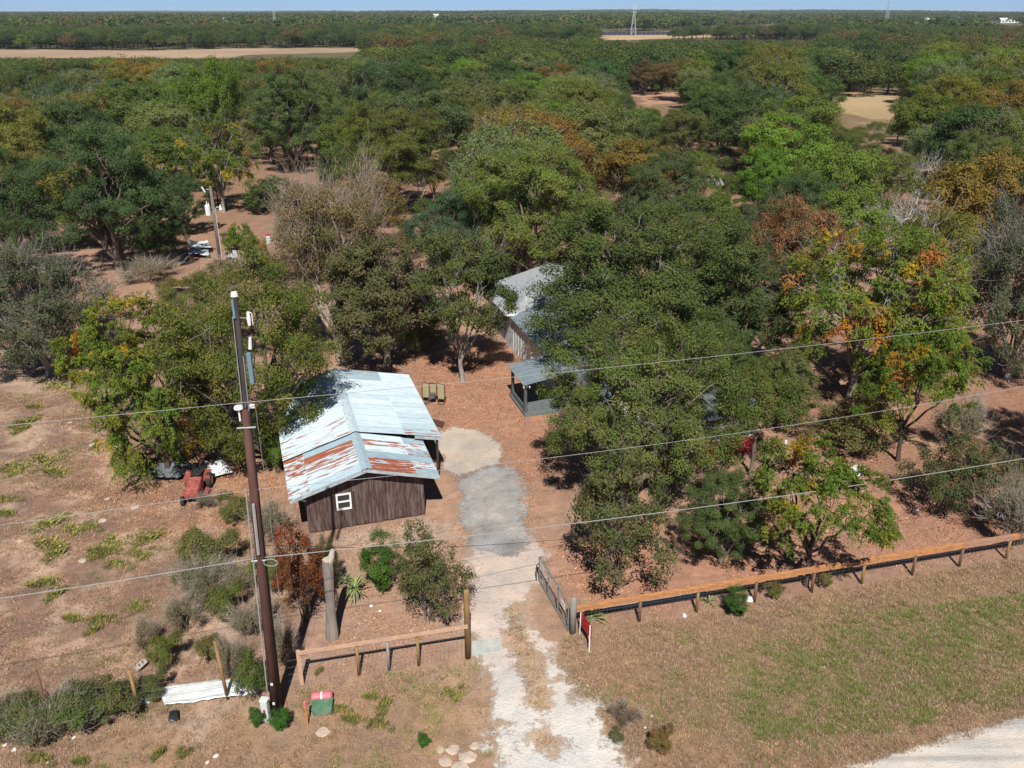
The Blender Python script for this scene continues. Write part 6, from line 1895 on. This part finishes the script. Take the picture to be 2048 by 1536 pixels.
def clear_hard(x, y, keep_strip=True):
    ok = np.ones(len(x), bool)
    for i, (p, m) in enumerate(HARD):
        ins = poly_sd(x, y, p) + (fbm(x * 1.3, y * 1.3, 90) - 0.5) * 0.7 > m
        if i == 0 and keep_strip:
            for s_ in STRIP: ins &= ~(poly_sd(x, y, s_) > 0.0)
        ok &= ~ins
    return ok
def cover(name, label, cat, parts_, protos, s0, s1):
    X_, Y_ = [], []
    for poly, dens, fn in parts_:
        x, y = scatter_xy(poly, dens)
        ok = clear_hard(x, y)
        x, y = x[ok], y[ok]
        if fn is not None:
            ok = sr.random(len(x)) < fn(x, y)
            x, y = x[ok], y[ok]
        X_.append(x)
        Y_.append(y)
    x, y = np.concatenate(X_), np.concatenate(Y_)
    n = len(x)
    s = sr.uniform(s0, s1, n)
    print(name, n)
    instancer(name, np.c_[x, y, np.zeros(n)], np.c_[np.zeros(n), np.zeros(n), sr.uniform(0, 6.28, n)], np.c_[s, s, s * sr.uniform(0.7, 1.2, n)], sr.integers(0, len(protos), n), protos, 'stuff', label, cat)
LEFTF = gp([(-700, 720), (230, 790), (470, 1000), (610, 1060), (600, 1370), (-900, 1440)])
LEFTV = gp([(590, 1372), (960, 1320), (1000, 1430), (1010, 1640), (-300, 1760), (-300, 1420)])
RIGHTV = gp([(1130, 1275), (2400, 1052), (2700, 1300), (1900, 1490), (1650, 1570), (1500, 1700), (1240, 1700), (1100, 1400)])
YARDF = gp([(610, 1060), (930, 1040), (935, 1310), (600, 1365)])
YARDR = gp([(1090, 1130), (1300, 1020), (1900, 930), (2300, 960), (2200, 1080), (1160, 1255)])
GREENP = gp([(1330, 1350), (1700, 1230), (2300, 1160), (2400, 1330), (2000, 1420), (1750, 1470), (1500, 1480), (1300, 1440)])
dry_p = [tuft(f'dry_tuft_{i}', 400 + i, 20, 0.11, 0.16, DRY, 0.006, 0.9) for i in range(6)]
grn_p = [tuft(f'green_tuft_{i}', 420 + i, 20, 0.10, 0.15, GRN, 0.007, 0.8) for i in range(5)]
lit_p = [litter(f'litter_patch_{i}', 440 + i, 22, 0.32, BRN, 0.075) for i in range(5)]
patchy = lambda x, y: np.clip((fbm(x * 0.5, y * 0.5, 93) - 0.33) * 3.2, 0.05, 1) * np.clip(0.35 + 0.9 * fbm(x * 2.2, y * 2.2, 94), 0, 1)
cover('dry_grass', 'short dry tan grass over the verge and the left field', 'grass',
      [(LEFTF, 70, patchy), (LEFTV, 60, patchy), (RIGHTV, 110, lambda x, y: np.clip(0.35 + fbm(x * 0.6, y * 0.6, 95) * 0.9, 0, 1)), (YARDF, 5, patchy), (STRIP[0], 45, None), (STRIP[1], 45, None)], dry_p, 0.45, 0.95)
cover('green_grass', 'green grass greening the verge by the road', 'grass',
      [(GREENP, 150, lambda x, y: np.clip((fbm(x * 0.45, y * 0.45, 96) - 0.32) * 4.0 + 0.25 * (x > 11), 0, 1) * np.clip((fbm(x * 1.9, y * 1.9, 97) - 0.28) * 3, 0, 1)), (LEFTV, 30, lambda x, y: np.clip((fbm(x * 0.7, y * 0.7, 98) - 0.52) * 6, 0, 1)),
       (RIGHTV, 22, lambda x, y: np.clip((fbm(x * 0.9, y * 0.9, 89) - 0.54) * 7, 0, 1)), (LEFTF, 8, lambda x, y: np.clip((fbm(x * 0.6, y * 0.6, 88) - 0.55) * 6, 0, 1)), (STRIP[0], 10, None)], grn_p, 0.45, 1.0)
YARDO = gp([(790, 690), (1060, 690), (1130, 880), (1060, 1010), (1120, 1180), (1060, 1060), (1000, 900), (880, 860), (850, 790)])
RT = gp([(1560, 820), (1900, 560), (2300, 560), (2400, 900), (1900, 960), (1640, 950)])
LIT = gp([(150, 900), (420, 880), (580, 960), (610, 1080), (480, 1100), (300, 1080), (170, 1010)])
cover('leaf_litter', 'fallen brown leaves over the red soil', 'leaves',
      [(YARDO, 5, None), (YARDR, 7, patchy), (RT, 2.5, patchy), (LIT, 7, None), (YARDF, 5, patchy), (LEFTF, 2.5, patchy), (RIGHTV, 2, patchy)], lit_p, 0.7, 1.3)

# ------------------------------------------------------------------ the air
hz_ = NT('haze')
hz_.t.nodes.remove(hz_.b)
pv = hz_.n('VolumePrincipled')
pv.inputs['Color'].default_value = (0.66, 0.80, 0.97, 1)
pv.inputs['Density'].default_value = 0.00007
pv.inputs['Anisotropy'].default_value = 0.0
hz_.l(pv.outputs[0], hz_.out.inputs['Volume'])
hz = MB().box((0, 4200, 33), (15500, 9800, 94)).build('haze', hz_.m, None)
tag(hz, kind='stuff')
